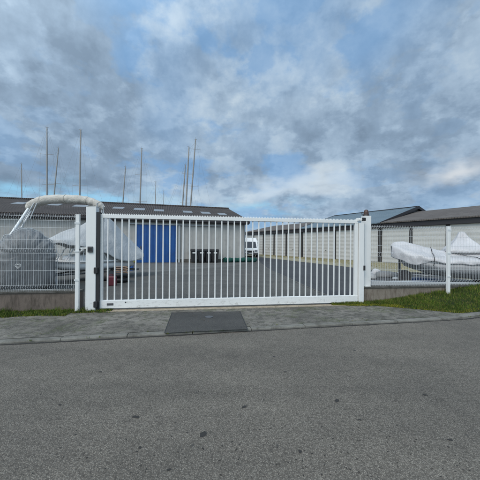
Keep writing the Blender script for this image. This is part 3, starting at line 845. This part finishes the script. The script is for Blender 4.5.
# folded canopy on a tube frame
Yc=8.9
top=[W(27,209,Yc-.1),W(31,206,Yc),W(38,201.8,Yc),W(48,199.4,Yc),W(66,199.0,Yc),W(82,199.6,Yc),W(91,201.6,Yc),W(99,205,Yc),W(104,208.5,Yc)]
r=thing('canopy_frame','rolled beige canvas canopy on a white tubular frame above the left boats','canopy',(top[4].x,top[4].y,ZG))
off=(top[4].x,top[4].y,ZG)
pts=[];rr=[]
import itertools
for i in range(len(top)-1):
    for k in range(5):
        f=k/5; q=top[i]*(1-f)+top[i+1]*f; pts.append(q)
pts.append(top[-1]); n=len(pts)
# smooth
for _ in range(3):
    pts=[pts[0]]+[(pts[i-1]+pts[i]*2+pts[i+1])/4 for i in range(1,n-1)]+[pts[-1]]
rr=[.05+(.115-.045*i/n)*min(1,math.sin(math.pi*min(1,max(0,(i+1)/(n+1))))*2.8)+.009*math.sin(i*1.9)+.006*math.sin(i*3.3) for i in range(n)]
m=MB().tube(pts,rr,16); m.v=[tuple(wrinkle(v,.018,9)) for v in m.v]
m.build('rolled_canvas',M['canvas'],r,off=off,subsurf=1)
for i in (5,12,20,28,35):
    p=pts[i]; t=(pts[i+1]-pts[i-1]).normalized(); MB().tube([p-t*.012,p+t*.012],rr[i]+.008,16).build('strap',M['canvas'],r,off=off)
A=pts[3]; Z_=pts[-3]
for path,rad in (([A+Vector((.02,-.03,.0)),W(15,228.5,8.2),W(3,246,7.75),W(-4,258,7.6),Vector((W(-4,258,7.6).x,7.6,ZG))],.038),
    ([pts[6]+Vector((0,.08,0)),W(21,228,8.55),W(8,247,8.1),Vector((W(8,247,8.1).x,8.1,ZG))],.022),
    ([Z_+Vector((-.1,-.06,.0)),W(98.5,240,8.8),Vector((W(98.5,240,8.8).x,8.8,ZG))],.022),
    ([Z_,W(101,225,8.95),Vector((W(99.5,250,8.95).x,8.95,ZG))],.022),
    ([W(15,228.5,8.2),W(21,228,8.55)],.018)):
    MB().tube(path,rad,8).build('frame_tube',M['gelcoat'],r,off=off)
for path in ([W(34,203,Yc-.15),W(24,220,8.45),W(22,231,8.45)],[W(97,203,Yc-.18),W(98,216,Yc-.2),W(101,226,Yc-.2)],[W(103,206,Yc-.15),W(104.5,222,Yc-.15)],[W(37,203,Yc-.16),W(30,219,8.6)]):
    MB().tube(path,.018,5).build('lashing',M['rub'],r,off=off)

# white motorboat on a trailer with a pale tarpaulin tent
BW=W(52,266,10.6); ST=W(131,262,13.6); BW.z=0; ST.z=0
ax=(ST-BW).normalized(); Lb=(ST-BW).length; sd=Vector((-ax.y,ax.x,0)); print('boat len',Lb)
r=thing('white_motorboat','white motorboat with a bow rail and a pale tarpaulin tent over its stern','motorboat',(BW.x,BW.y,ZG)); off=(BW.x,BW.y,ZG)
def bx(s,y,z): return BW+ax*s+sd*y+Vector((0,0,z))
rings=[]
for f,w,zk,zg in ((0,.04,.66,.92),(.05,.26,.54,.91),(.14,.54,.46,.90),(.35,.80,.42,.89),(.6,.90,.42,.90),(1.0,.86,.42,.92)):
    s=f*Lb
    rings.append([bx(s,0,zk),bx(s,w*.82,zk+.05),bx(s,w*.95,zk+(zg-zk)*.35),bx(s,w,zg),bx(s,0,zg+.05),bx(s,-w,zg),bx(s,-w*.95,zk+(zg-zk)*.35),bx(s,-w*.82,zk+.05)])
hb=MB().loft(rings).build('hull',M['gelcoat'],r,off=off,subsurf=1)
for sgn in (-1,1):
    m=MB().tube([ring[3 if sgn>0 else 5]+Vector((0,0,-.03)) for ring in rings],.045,8)
    m.build('rubbing_strake',M['gelcoat'],r,off=off)
rings=[]
for f,w,h in ((.12,.25,.03),(.17,.46,.20),(.30,.60,.27),(.42,.64,.29),(.50,.66,.32),(.52,.66,.50),(.66,.66,.56)):
    s=f*Lb; rings.append([bx(s,-w,.88),bx(s,-w*.88,.88+h),bx(s,w*.88,.88+h),bx(s,w,.88)])
MB().loft(rings,smooth=False).build('cabin_top',M['gelcoat'],r,off=off,bevel=.03)
m=MB().tube([bx(.34*Lb,-.53,1.0),bx(.34*Lb,-.53,1.17),bx(.34*Lb,.53,1.17)],.012,6); m.build('hatch_edge',M['darkgrey'],r,off=off)
m=MB()
for sgn in (-1,1):
    m.tube([bx(.10*Lb,sgn*.3,.90),bx(.17*Lb,sgn*.34,1.35),bx(.28*Lb,sgn*.55,1.62),bx(.42*Lb,sgn*.72,1.66),bx(.5*Lb,sgn*.8,.9)],.026,8)
    m.tube([bx(.28*Lb,sgn*.55,1.62),bx(.24*Lb,sgn*.6,.9)],.02,6)
m.tube([bx(.28*Lb,-.55,1.62),bx(.2*Lb,0,1.66),bx(.28*Lb,.55,1.62)],.02,6)
m.tube([bx(.02*Lb,0,.92),bx(.09*Lb,.0,1.12),bx(.13*Lb,.3,.92)],.02,6)
m.build('bow_rail',M['gelcoat'],r,off=off)
# tarp tent
def peak(px,py): 
    k=(px-52)/79.0; return k
rings=[]
tab=[(-.05,.30,1.76,1.70),(.02,.55,1.92,1.68),(.15,.8,2.14,1.62),(.30,.95,2.40,1.5),(.45,1.0,2.72,1.28),(.55,1.05,2.95,1.1),(.62,1.06,3.0,1.0),(.75,1.05,2.6,.9),(.9,1.0,2.05,.95),(1.02,.9,1.75,1.05),(1.10,.6,1.45,1.15)]
def fine2(tb,st):
    out=[]; x=tb[0][0]
    while x<tb[-1][0]-1e-6:
        i=max(k for k in range(len(tb)-1) if tb[k][0]<=x+1e-9); f=(x-tb[i][0])/(tb[i+1][0]-tb[i][0])
        out.append((x,)+tuple(tb[i][j]*(1-f)+tb[i+1][j]*f for j in range(1,4))); x+=st
    out.append(tb[-1]); return out
for f,w,zp,ze_ in fine2(tab,.03):
    s=f*Lb; ring=[]
    for k in range(-12,13):
        y=k/12; z=zp+(ze_-zp)*abs(y)**1.15
        cr=.05*noise.noise(Vector(((f-.58)*abs(y)*0+(f-.58)*9/(.35+abs(y)),y*.8,1)))*(.3+abs(y))+.02*noise.noise(Vector((f*25,y*3,7)))
        if abs(k)==12: z-=.10+.08*noise.noise(Vector((f*9,k,0)))
        ring.append(wrinkle(bx(s,y*w*(1+cr),z+cr*.6),.04,2.2))
    rings.append(ring)
m=MB().loft(rings,closed=False); o=m.build('tarpaulin',M['tarp_pale'],r,off=off,subsurf=2)
so=o.modifiers.new('t','SOLIDIFY'); so.thickness=.01
# trailer
r=thing('boat_trailer','dark steel trailer carrying the white motorboat','boat trailer',(BW.x,BW.y,ZG))
m=MB()
for sgn in (-1,1): m.tube([bx(-.3,0,.34),bx(.9,sgn*.55,.38),bx(Lb,sgn*.6,.38)],.04,6)
for s in (.9,Lb*.55,Lb-.1): m.tube([bx(s,-.6,.38),bx(s,.6,.38)],.035,6)
m.build('chassis',M['darkgrey'],r,off=off)
for sgn in (-1,1):
    m=MB().tube([bx(Lb*.62,sgn*.72,.30),bx(Lb*.62,sgn*.92,.30)],.27,18,smooth=False); w_=m.build('wheel',M['black'],r,off=off)
    MB().tube([bx(Lb*.62,sgn*.7,.30),bx(Lb*.62,sgn*.935,.30)],.13,14,smooth=False).build('rim',M['greysteel'],w_,off=off)
MB().tube([bx(-.1,0,.02),bx(-.1,0,.5)],.035,8).build('jockey_post',M['greysteel'],r,off=off)

# clutter behind the gate, left
def gz(px,py): return G(px,py,ZG)
c=gz(112,285.5); r=thing('fuel_can','faded red fuel can standing behind the left gate bars','fuel can',(c.x,c.y,ZG),.3)
m=MB(); rings=[]
for z,w,d in ((0,.20,.12),(.05,.22,.13),(.38,.22,.13),(.45,.17,.10)): rings.append([Vector((-w,-d,z)),Vector((w,-d,z)),Vector((w,d,z)),Vector((-w,d,z))])
r.scale=(.72,.72,.8); m.loft(rings,smooth=False).build('can_body',M['red'],r,bevel=.02)
MB().tube([(-.12,0,.44),(-.12,0,.52),(.04,0,.52),(.04,0,.44)],.016,6).build('handle',M['red'],r)
MB().tube([(.12,0,.44),(.12,0,.50)],.035,10).build('cap',M['black'],r)
c=gz(121,282); r=thing('tyre_stack','two worn black tyres stacked behind the gate','tyres',(c.x,c.y,ZG))
for k in range(2):
    pts=[(math.cos(a)*.24,math.sin(a)*.24,.1+.19*k) for a in [i*2*math.pi/20 for i in range(21)]]
    MB().tube(pts,.09,10,caps=False).build('tyre',M['black'],r)
c=gz(121,284)
pts=[]
for i in range(60):
    a=i*.42; rad=.24+.03*math.sin(i*1.1); pts.append((c.x+math.cos(a)*rad,c.y+.28+math.sin(a)*rad*.8-.28,ZG+.42+.0045*i))
m=MB().tube(pts,.018,6); tag(m.build('hose_coil',M['tan']),'tan hose coiled on top of the black tyres','hose')
c=gz(127.5,270.5); r=thing('blue_crate','small open blue plastic crate beside the motorboat stern','crate',(c.x,c.y,ZG),.2)
m=MB(); 
for a,b in (((-.3,-.2,0),(.3,-.18,.32)),((-.3,.18,0),(.3,.2,.32)),((-.3,-.179,0),(-.28,.179,.32)),((.28,-.179,0),(.3,.179,.32))): m.box(a,b)
m.build('sides',M['bluep'],r); MB().box((-.279,-.179,.0),(.279,.179,.02)).build('bottom',M['bluep'],r)

# ------------------------------------------------------------------ inflatable boat on the right
B0=Vector((6.95,12.3,0)); A0=Vector((.92,-.392,0)).normalized(); S0=Vector((-A0.y,A0.x,0))
r=thing('inflatable_boat','long inflatable boat under a white tarpaulin behind the right fence','inflatable boat',(B0.x,B0.y,ZG)); off=(B0.x,B0.y,ZG)
def rb(s,y,z): return B0+A0*s+S0*y+Vector((0,0,z))
tab=[(-.06,.20,1.44,1.26,1.66),(.0,.36,1.38,1.12,1.77),(.18,.55,1.32,.98,1.84),(.45,.74,1.22,.80,1.81),(.8,.88,1.12,.66,1.73),(1.3,.98,1.02,.5,1.57),(1.8,1.02,.96,.40,1.44),(2.1,1.03,.95,.36,1.40),(2.5,1.04,.94,.34,1.38),(2.75,1.04,.94,.34,1.36),(3.15,1.04,.92,.34,1.34),(3.8,1.04,.90,.34,1.32),(4.8,1.02,.88,.34,1.30),(5.7,.95,.88,.36,1.25)]
def fine(tb,st):
    out=[]; x=tb[0][0]
    while x<tb[-1][0]-1e-6:
        i=max(k for k in range(len(tb)-1) if tb[k][0]<=x+1e-9); f=(x-tb[i][0])/(tb[i+1][0]-tb[i][0]); f=f*f*(3-2*f)*.5+f*.5
        out.append((x,)+tuple(tb[i][j]*(1-f)+tb[i+1][j]*f for j in range(1,len(tb[0])))); x+=st
    out.append(tb[-1]); return out
rings=[]; low=[]
for s,w,zm,zb_,zt in fine(tab,.09):
    ring=[]
    sh_=zm+.17
    lo=zm-.10-(.20 if s<.9 else .20*max(0,1-(s-.9)/.4)-.07)
    half=[(.99,lo),(1.01,lo+(zm-lo)*.5),(1.02,zm),(1.0,zm+.07),(.96,zm+.13),(.90,sh_),(.82,sh_+.05),(.68,sh_+(zt-sh_)*.17+.02),(.55,sh_+(zt-sh_)*.30),(.42,sh_+(zt-sh_)*.47),(.3,sh_+(zt-sh_)*.64),(.18,zt-.05),(.08,zt-.015)]
    prof=[(-a_,b_) for a_,b_ in half]+[(0,zt)]+half[::-1]
    for k,(y,z) in enumerate(prof):
        hang=.0
        kk=min(k,26-k)
        if kk==0: z+= .07*noise.noise(Vector((s*2.6,k,0)))
        cr=(.030*noise.noise(Vector((s*4.5+kk*.22,kk*.16,k//13*5.0)))+.018*noise.noise(Vector((s*9-kk*.35,kk*.3,2))))*(1.0 if kk<11 else .4)
        pnt=rb(s,y*w,z); dr_=(pnt-rb(s,0,zm-.1)).normalized()
        ring.append(wrinkle(pnt+dr_*cr*1.6,.03,2.6))
    rings.append(ring)
m=MB().loft(rings,closed=False); o=m.build('tarpaulin',M['tarp_white'],r,off=off,subsurf=2)
so=o.modifiers.new('t','SOLIDIFY'); so.thickness=.012
# pointed tent of sheeting over the console
apx=W(461,231.5,11.75); rings=[]
base=[]
for a_ in range(24):
    an=a_*2*math.pi/24; sx_,sy_=math.cos(an),math.sin(an)
    k_=1/max(abs(sx_),abs(sy_))**.75
    base.append(rb(2.66+sx_*.93*k_,.12+sy_*.72*k_,1.30))
for f in (0,.25,.5,.75,.93,1.0):
    ring=[]
    for k_,b_ in enumerate(base):
        g=f; p=b_*(1-g)+apx*g; sag=math.sin(math.pi*f)*.10*(1+.5*math.cos(k_*math.pi/3))
        c_=Vector((apx.x,apx.y,p.z)); p=p+(c_-p).normalized()*sag if f<.9 else apx+(b_-Vector((apx.x,apx.y,b_.z)))*(.13 if f<1 else .05)+Vector((0,0,-.03 if f<1 else 0))
        ring.append(wrinkle(p,.03 if f<.9 else 0,3))
    rings.append(ring)
MB().loft(rings).build('console_cover',M['tarp_white'],r,off=off,subsurf=1)
# U shaped tube
pl_=[];
for s,w,zm,zb_,zt in reversed(tab[3:]): pl_.append(rb(s,-(w-.315),zm-.17))
pl_+= [rb(.26,0,1.34)]
for s,w,zm,zb_,zt in tab[3:]: pl_.append(rb(s,(w-.315),zm-.17))
n=len(pl_); rr=[.30 if abs(i-n//2)>3 else .235 for i in range(n)]; rr[0]=.12; rr[-1]=.12
m=MB().tube(pl_,rr,16); m.build('inflatable_tube',M['tube_grey'],r,off=off,subsurf=1)
rings=[]
for s,w,zm,zb_,zt in tab[3:]:
    rings.append([rb(s,-w*.98,zm-.1),rb(s,-w*.93,(zm+zb_)/2),rb(s,-w*.6,zb_+.0),rb(s,0,zb_-.06),rb(s,w*.6,zb_),rb(s,w*.93,(zm+zb_)/2),rb(s,w*.98,zm-.1)])
MB().loft(rings,closed=True).build('hull',M['tube_grey'],r,off=off)
def strap_ring(s):
    ts=[t[0] for t in tab]
    i=max(k for k in range(len(ts)-1) if ts[k]<=s); f=(s-ts[i])/(ts[i+1]-ts[i])
    w,zm,zb_,zt=[tab[i][j]*(1-f)+tab[i+1][j]*f for j in (1,2,3,4)]
    sh_=zm+.17
    pr=[(-.8,zm-.30),(-1.04,zm-.1),(-1.07,zm+.02),(-1.0,zm+.15),(-.84,sh_+.09),(-.55,sh_+(zt-sh_)*.28+.05),(-.3,sh_+(zt-sh_)*.6+.05),(0,zt+.05)]
    return w,pr
for s0_,s1_ in ((1.45,1.35),(1.95,3.1)):
    w,pr=strap_ring(s0_); pts=[]
    for k,(y,z) in enumerate(pr):
        f=k/(len(pr)-1); s=s1_-(s1_-s0_)*f**2.2; w2,pr2=strap_ring(s); pts.append(rb(s,pr2[k][0]*w2,pr2[k][1]))
    MB().tube(pts,.014,6).build('strap',M['black'],r,off=off)
r=thing('boat_trailer','grey steel trailer under the tarpaulined inflatable boat','boat trailer',(B0.x,B0.y,ZG))
m=MB()
for sgn in (-1,1): m.tube([rb(.2,0,.40),rb(1.2,sgn*.5,.38),rb(5.3,sgn*.55,.38)],.045,6)
for s in (1.3,2.6,4.6): m.tube([rb(s,-.6,.42),rb(s,.6,.42)],.035,6)
m.build('chassis',M['greysteel'],r,off=off)
m=MB().tube([rb(.28,0,.02),rb(.28,0,.95),rb(.42,0,1.15)],.06,8); m.box((0,0,0),(0,0,0)) if False else None
m.build('winch_post',M['black'],r,off=off)
m=MB().tube([rb(.36,-.2,.98),rb(.36,.2,.98)],.11,12); m.build('winch',M['black'],r,off=off)
m=MB(); c=rb(.45,-.25,.30); m.tube([c-S0*.09,c+S0*.09],.27,18,smooth=False); m.build('spare_wheel',M['black'],r,off=off)
for sgn in (-1,1):
    m=MB().tube([rb(3.4,sgn*.66,.3),rb(3.4,sgn*.86,.3)],.28,18,smooth=False); m.build('wheel',M['black'],r,off=off)
for s in (1.6,4.4):
    for sgn in (-1,1): MB().tube([rb(s,sgn*.42,.4),rb(s,sgn*.42,.68)],.05,6).build('bunk',M['darkgrey'],r,off=off)
# clutter along the inside of the right fence
def lump(name,label,cat,px,py,w,d,h,mat,seed,rz=0):
    c=gz(px,py); m=MB(); rings=[]
    for j in range(7):
        f=j/6; a=f*math.pi/2; rr_=math.cos(a)**.7 if j<6 else .02
        rings.append([wrinkle(Vector((math.cos(k*math.pi/7)*w*rr_,math.sin(k*math.pi/7)*d*rr_,h*math.sin(a)))+Vector((seed,0,0)),.07*min(1,h*3),5)-Vector((seed,0,0)) for k in range(14)])
    m.loft(rings); o=m.build(name,mat,subsurf=1); o.location=(c.x,c.y,ZG-.02); o.rotation_euler=(0,0,rz)
    return tag(o,label,cat)
lump('folded_tarpaulin','added black heap for the dark shade under the motorboat stern beside the red can','folded tarpaulin',107,280,.55,.4,.45,M['black'],33)  # added heap: its black stands in for the shade under the motorboat
lump('folded_tarpaulin','crumpled grey tarpaulin lying beside the inflatable boat bow','folded tarpaulin',386,277,.62,.35,.32,M['tarp_grey'],3)
lump('folded_tarpaulin','crumpled white tarpaulin bundle right of the gate pillar','folded tarpaulin',376,275,.28,.25,.36,M['tarp_white'],9)
lump('folded_tarpaulin','heap of dark sheeting at the foot of the right gate pillar','folded tarpaulin',371.5,278.5,.25,.3,.26,M['tube_grey'],15)
lump('folded_tarpaulin','flat blue tarpaulin heap under the inflatable boat','folded tarpaulin',424,281,.85,.4,.17,M['bluep'],21)
lump('folded_tarpaulin','low pale sheet on the ground before the trailer wheel','folded tarpaulin',404,279,.6,.3,.14,M['tarp_pale'],27)
c0=gz(415,287.3); c1=gz(500,289)
r=thing('timber_beam','long grey timber beam lying behind the right wall','beam',(c0.x,c0.y,ZG),math.atan2(c1.y-c0.y,c1.x-c0.x))
ln=(c1-c0).length
MB().box((-1.6,-.08,0.03),(ln,.08,.22)).build('beam',M['rub'],r,bevel=.01)
for x in (-1.2,ln*.5): MB().box((x-.1,-.12,-.0),(x+.1,.12,.03)).build('packer',M['darkgrey'],r)
ms=MB(); rs=random.Random(5)
spots=[(136,417,.030),(203,434.6,.035),(140,448,.014),(203,449,.012),(169,470,.014),(337,401,.030),(244,407,.026),(360,420,.014),(300,452,.016),(60,405,.016),(425,395,.02),(285,372,.02),(100,372,.02),(450,440,.018)]
spots+=[(rs.uniform(10,475),345+rs.random()**.8*130,rs.uniform(.003,.008)) for _ in range(90)]
spots+=[(rs.gauss(330,70),rs.uniform(425,478),rs.uniform(.002,.007)) for _ in range(150)]
for px,py,r_ in spots:
    c=G(px,py); n_=9; ph=rs.random()*6; vs_=[]
    for k in range(n_):
        a=k*2*math.pi/n_; q_=r_*(1+.35*math.sin(a*2+ph)+.22*rs.uniform(-1,1)); vs_.append((c.x+math.cos(a)*q_,c.y+math.sin(a)*q_*.8,.003+.0002*rs.random()))
    ms.add(vs_,[tuple(range(n_))])
struct(ms.build('road_tar_spots',M['tar']))
# leaves and grit along the pavement
m=MB()
for i in range(420):
    u=random.uniform(-5,8); n_=-random.uniform(.1,1.9)*random.random()**.5
    p=L(u,n_,0)
    a=random.uniform(0,6.28); s=random.uniform(.006,.018)
    q=Vector((p.x,p.y,ZG+.001))
    # stay on the pavement
    ky=None
    for k1,k2 in zip(kp[:-1],kp[1:]):
        if k1.x<=q.x<=k2.x: ky=k1.y+(k2.y-k1.y)*(q.x-k1.x)/(k2.x-k1.x)
    if ky is None or q.y<ky+.2: continue
    v=[q+Vector((math.cos(a+t)*s*k_,math.sin(a+t)*s*k_,random.uniform(0,.008))) for t,k_ in ((0,1),(1.6,.6),(3.14,1),(4.7,.6))]
    m.add(v,[(0,1,2,3)])
tag(m.build('leaf_litter',M['leaf']),'dead leaf scraps scattered on the pavement','leaf litter',kind='stuff')
m=MB()
for i in range(520):                     # loose chippings gathered at the kerb foot and on the road
    k=random.randrange(20,len(kpts)-1); p=kpts[k]-knr[k]*abs(random.gauss(0.02,.12)); s=random.uniform(.003,.010)
    rings=[]
    m.add([p+Vector((x*s,y*s,z*s)) for x,y,z in ((1,0,.2),(0,1,.3),(-1,.1,.2),(0,-1,.2),(.1,.1,1.1))],[(0,1,4),(1,2,4),(2,3,4),(3,0,4)])
tag(m.build('loose_grit',M['kerb']),'loose grit lying along the foot of the kerb','grit',kind='stuff')

# ------------------------------------------------------------------ world
SUN_EL=R(48); SUN_AZ=R(215)             # compass style: direction the light comes from, from +Y clockwise
sd_=Vector((math.sin(SUN_AZ)*math.cos(SUN_EL),math.cos(SUN_AZ)*math.cos(SUN_EL),math.sin(SUN_EL)))
w=bpy.data.worlds.new('World'); scene.world=w; w.use_nodes=True; t=w.node_tree; nd=t.nodes
bg=nd['Background']; 
class WN(NT):
    def __init__(s): s.t=t; s.co=nd.new('ShaderNodeTexCoord').outputs['Generated']
q=WN()
sky=nd.new('ShaderNodeTexSky'); sky.sky_type='NISHITA'; sky.sun_disc=False; sky.sun_elevation=SUN_EL; sky.sun_rotation=SUN_AZ
sky.air_density=1.0; sky.dust_density=.6; sky.ozone_density=1.5
sep=q.n('ShaderNodeSeparateXYZ'); q.put(sep.inputs[0],q.co)
X_,Y_,Z_s=sep.outputs
zz=q.math('ADD',q.math('MAXIMUM',Z_s,0.0),.34)
cx=q.math('DIVIDE',X_,zz); cy=q.math('DIVIDE',Y_,zz)
cb=q.n('ShaderNodeCombineXYZ'); q.put(cb.inputs[0],cx); q.put(cb.inputs[1],cy); q.put(cb.inputs[2],.37)
cv=cb.outputs[0]
S=10.0
def sc(c): return tuple(x*S for x in c)
n1=q.noise(2.0,8,.60,co=cv)           # main cover
n2=q.noise(3.4,8,.60,co=cv)           # lighter and darker clouds
n3=q.noise(.7,4,.5,co=cv)
nb_=q.noise(6.5,8,.6,co=q.co)
cb2=q.n('ShaderNodeVectorMath',operation='ADD'); q.put(cb2.inputs[0],q.co); 
nw=q.n('ShaderNodeTexNoise'); q.put(nw.inputs['Vector'],cv); nw.inputs['Scale'].default_value=3; nw.inputs['Detail'].default_value=5
sb=q.n('ShaderNodeVectorMath',operation='SUBTRACT'); q.put(sb.inputs[0],nw.outputs['Color']); sb.inputs[1].default_value=(.5,.5,.5)
scl=q.n('ShaderNodeVectorMath',operation='SCALE'); q.put(scl.inputs[0],sb.outputs[0]); scl.inputs['Scale'].default_value=.22
q.put(cb2.inputs[1],scl.outputs[0]); wd=cb2.outputs[0]
def blob(px,py,r0,r1,sx=1,sy=1):                # soft region of the sky round a direction
    x,y=unroll(px,py); dvec=Vector((x/F,1,-y/F)).normalized()
    s=q.n('ShaderNodeVectorMath',operation='SUBTRACT'); q.put(s.inputs[0],wd); s.inputs[1].default_value=dvec
    m_=q.n('ShaderNodeVectorMath',operation='MULTIPLY'); q.put(m_.inputs[0],s.outputs[0]); m_.inputs[1].default_value=(1/sx,1,1/sy)
    l_=q.n('ShaderNodeVectorMath',operation='LENGTH'); q.put(l_.inputs[0],m_.outputs[0])
    return q.rng(l_.outputs['Value'],r0,r1,1,0,True)
def add(a,b): return q.math('ADD',a,b)
def mul(a,b): return q.math('MULTIPLY',a,b)
# thin places (blue shows)
cvo=q.n('ShaderNodeVectorMath',operation='ADD'); q.put(cvo.inputs[0],cv); cvo.inputs[1].default_value=(3.7,1.9,5.2)
n1=q.noise(2.6,8,.58,co=cvo.outputs[0])
thin=q.rng(n1,.42,.53,.85,0,True)
for args,k in (((305,20,.0,.28,1.2,1),.75),((155,90,0,.30,.7,1.6),.65),((262,150,0,.16,1.2,.5),.15),((205,25,0,.2,1,1),.2)):
    thin=add(thin,mul(blob(*args),k))
thin=q.math('SUBTRACT',thin,mul(blob(50,70,.05,.45,1,1.2),.7))
thin=q.math('SUBTRACT',thin,mul(blob(440,110,.1,.5,1,1),.7))
thin=q.math('MINIMUM',q.math('MAXIMUM',thin,0),.85)
nm=q.noise(13,5,.55,co=q.co)
shade=add(mul(q.math('SUBTRACT',n2,.5),.8),add(mul(q.math('SUBTRACT',nb_,.5),.95),add(mul(q.math('SUBTRACT',nm,.5),.5),mul(q.math('SUBTRACT',n3,.5),.5))))
clump=q.noise(4.2,10,.62,co=cvo.outputs[0]) if False else q.noise(4.6,10,.60,co=cv)
shade=add(shade,mul(q.math('SUBTRACT',q.rng(clump,.45,.56,0,1,True),.5),.21))
shade=add(shade,.46)
for args,k in (((20,45,0,.40,1,1),-.16),((30,120,0,.35,1,1),-.12),((450,100,0,.4,1,1.2),-.17),((375,125,0,.3,1.2,.7),-.10),((310,125,0,.22,1,1),-.12),((150,5,0,.2,1,.7),.25),((375,30,0,.35,1,1),.20),((310,70,0,.2,1,1),.22),((215,120,0,.4,1,1),.10),((20,185,0,.3,2,.4),-.05)):
    shade=add(shade,mul(blob(*args),k))
r_=q.n('ShaderNodeValToRGB'); q.put(r_.inputs[0],shade); e=r_.color_ramp.elements
e[0].position=0; e[0].color=(.205,.265,.355,1); e[1].position=1; e[1].color=(.61,.665,.735,1)
k=e.new(.32); k.color=(.285,.362,.475,1); k=e.new(.6); k.color=(.405,.49,.61,1)
cloud=q.mix(1.0,r_.outputs[0],(S*.93,S*1.02,S*1.05),'MULTIPLY')
blue=q.mix(1.0,sky.outputs[0],(1,1,1),'MULTIPLY')
blue=q.mix(.75,blue,sc((.17,.40,.74)))
col=q.mix(mul(thin,.70),cloud,blue)
# low bank: bright gaps near the horizon
lowg=q.rng(Z_s,.16,.215,1,0,True)
gap=blob(50,196,.05,.36,3.0,.17); gap=mul(gap,q.rng(q.noise(3.0,6,.6,co=q_ if False else cv),.40,.56,1,.25,True))
col=q.mix(mul(gap,.8),col,sc((.32,.66,.92)))
gap2=mul(blob(262,209,.0,.12,2.0,.4),q.rng(n2,.40,.60)); col=q.mix(mul(gap2,.75),col,sc((.28,.62,.86)))
gap3=blob(190,206,.0,.12,3,.35); col=q.mix(mul(gap3,.7),col,sc((.5,.68,.8)))
for args,c_,k_ in (((312,184,.0,.15,1.6,.36),(.66,.75,.82),.75),((456,172,.0,.11,1.3,.55),(.72,.75,.78),.8),((270,190,.0,.12,1.6,.4),(.6,.72,.84),.7)):
    col=q.mix(mul(blob(*args),k_),col,sc(c_))
# brightness towards the veiled sun, behind the viewer
dp=q.n('ShaderNodeVectorMath',operation='DOT_PRODUCT'); q.put(dp.inputs[0],q.co); dp.inputs[1].default_value=sd_
glow=q.rng(dp.outputs['Value'],-.05,1.0,1.0,3.6,True)
warm=q.mix(q.rng(dp.outputs['Value'],-.05,.8,0,1,True),(1,1,1),(1.0,.88,.74)); colw=q.mix(1.0,col,warm,'MULTIPLY')
gm=q.n('ShaderNodeVectorMath',operation='SCALE'); q.put(gm.inputs[0],colw); q.put(gm.inputs['Scale'],glow)
t.links.new(gm.outputs[0],bg.inputs[0]); bg.inputs[1].default_value=.1
sun=bpy.data.lights.new('sun','SUN'); sun.energy=1.6; sun.angle=R(25); sun.color=(1,.88,.77)
so=bpy.data.objects.new('sun',sun); scene.collection.objects.link(so)
so.rotation_euler=(-sd_).to_track_quat('-Z','Y').to_euler()

# ------------------------------------------------------------------ camera
cam=bpy.data.cameras.new('camera'); co=bpy.data.objects.new('camera',cam); scene.collection.objects.link(co)
cam.sensor_width=36; cam.sensor_fit='HORIZONTAL'; cam.lens=36*F/480; cam.clip_end=6000; cam.clip_start=.05
cam.shift_y=(HY-240)/480
co.matrix_world=Matrix.Translation((0,0,HC))@Matrix.Rotation(R(90),4,'X')@Matrix.Rotation(ROLL,4,'Z')
scene.camera=co
scene.view_settings.view_transform='Standard'; scene.view_settings.look='None'; scene.view_settings.gamma=1
scene.view_settings.exposure=0; scene.view_settings.use_curve_mapping=False
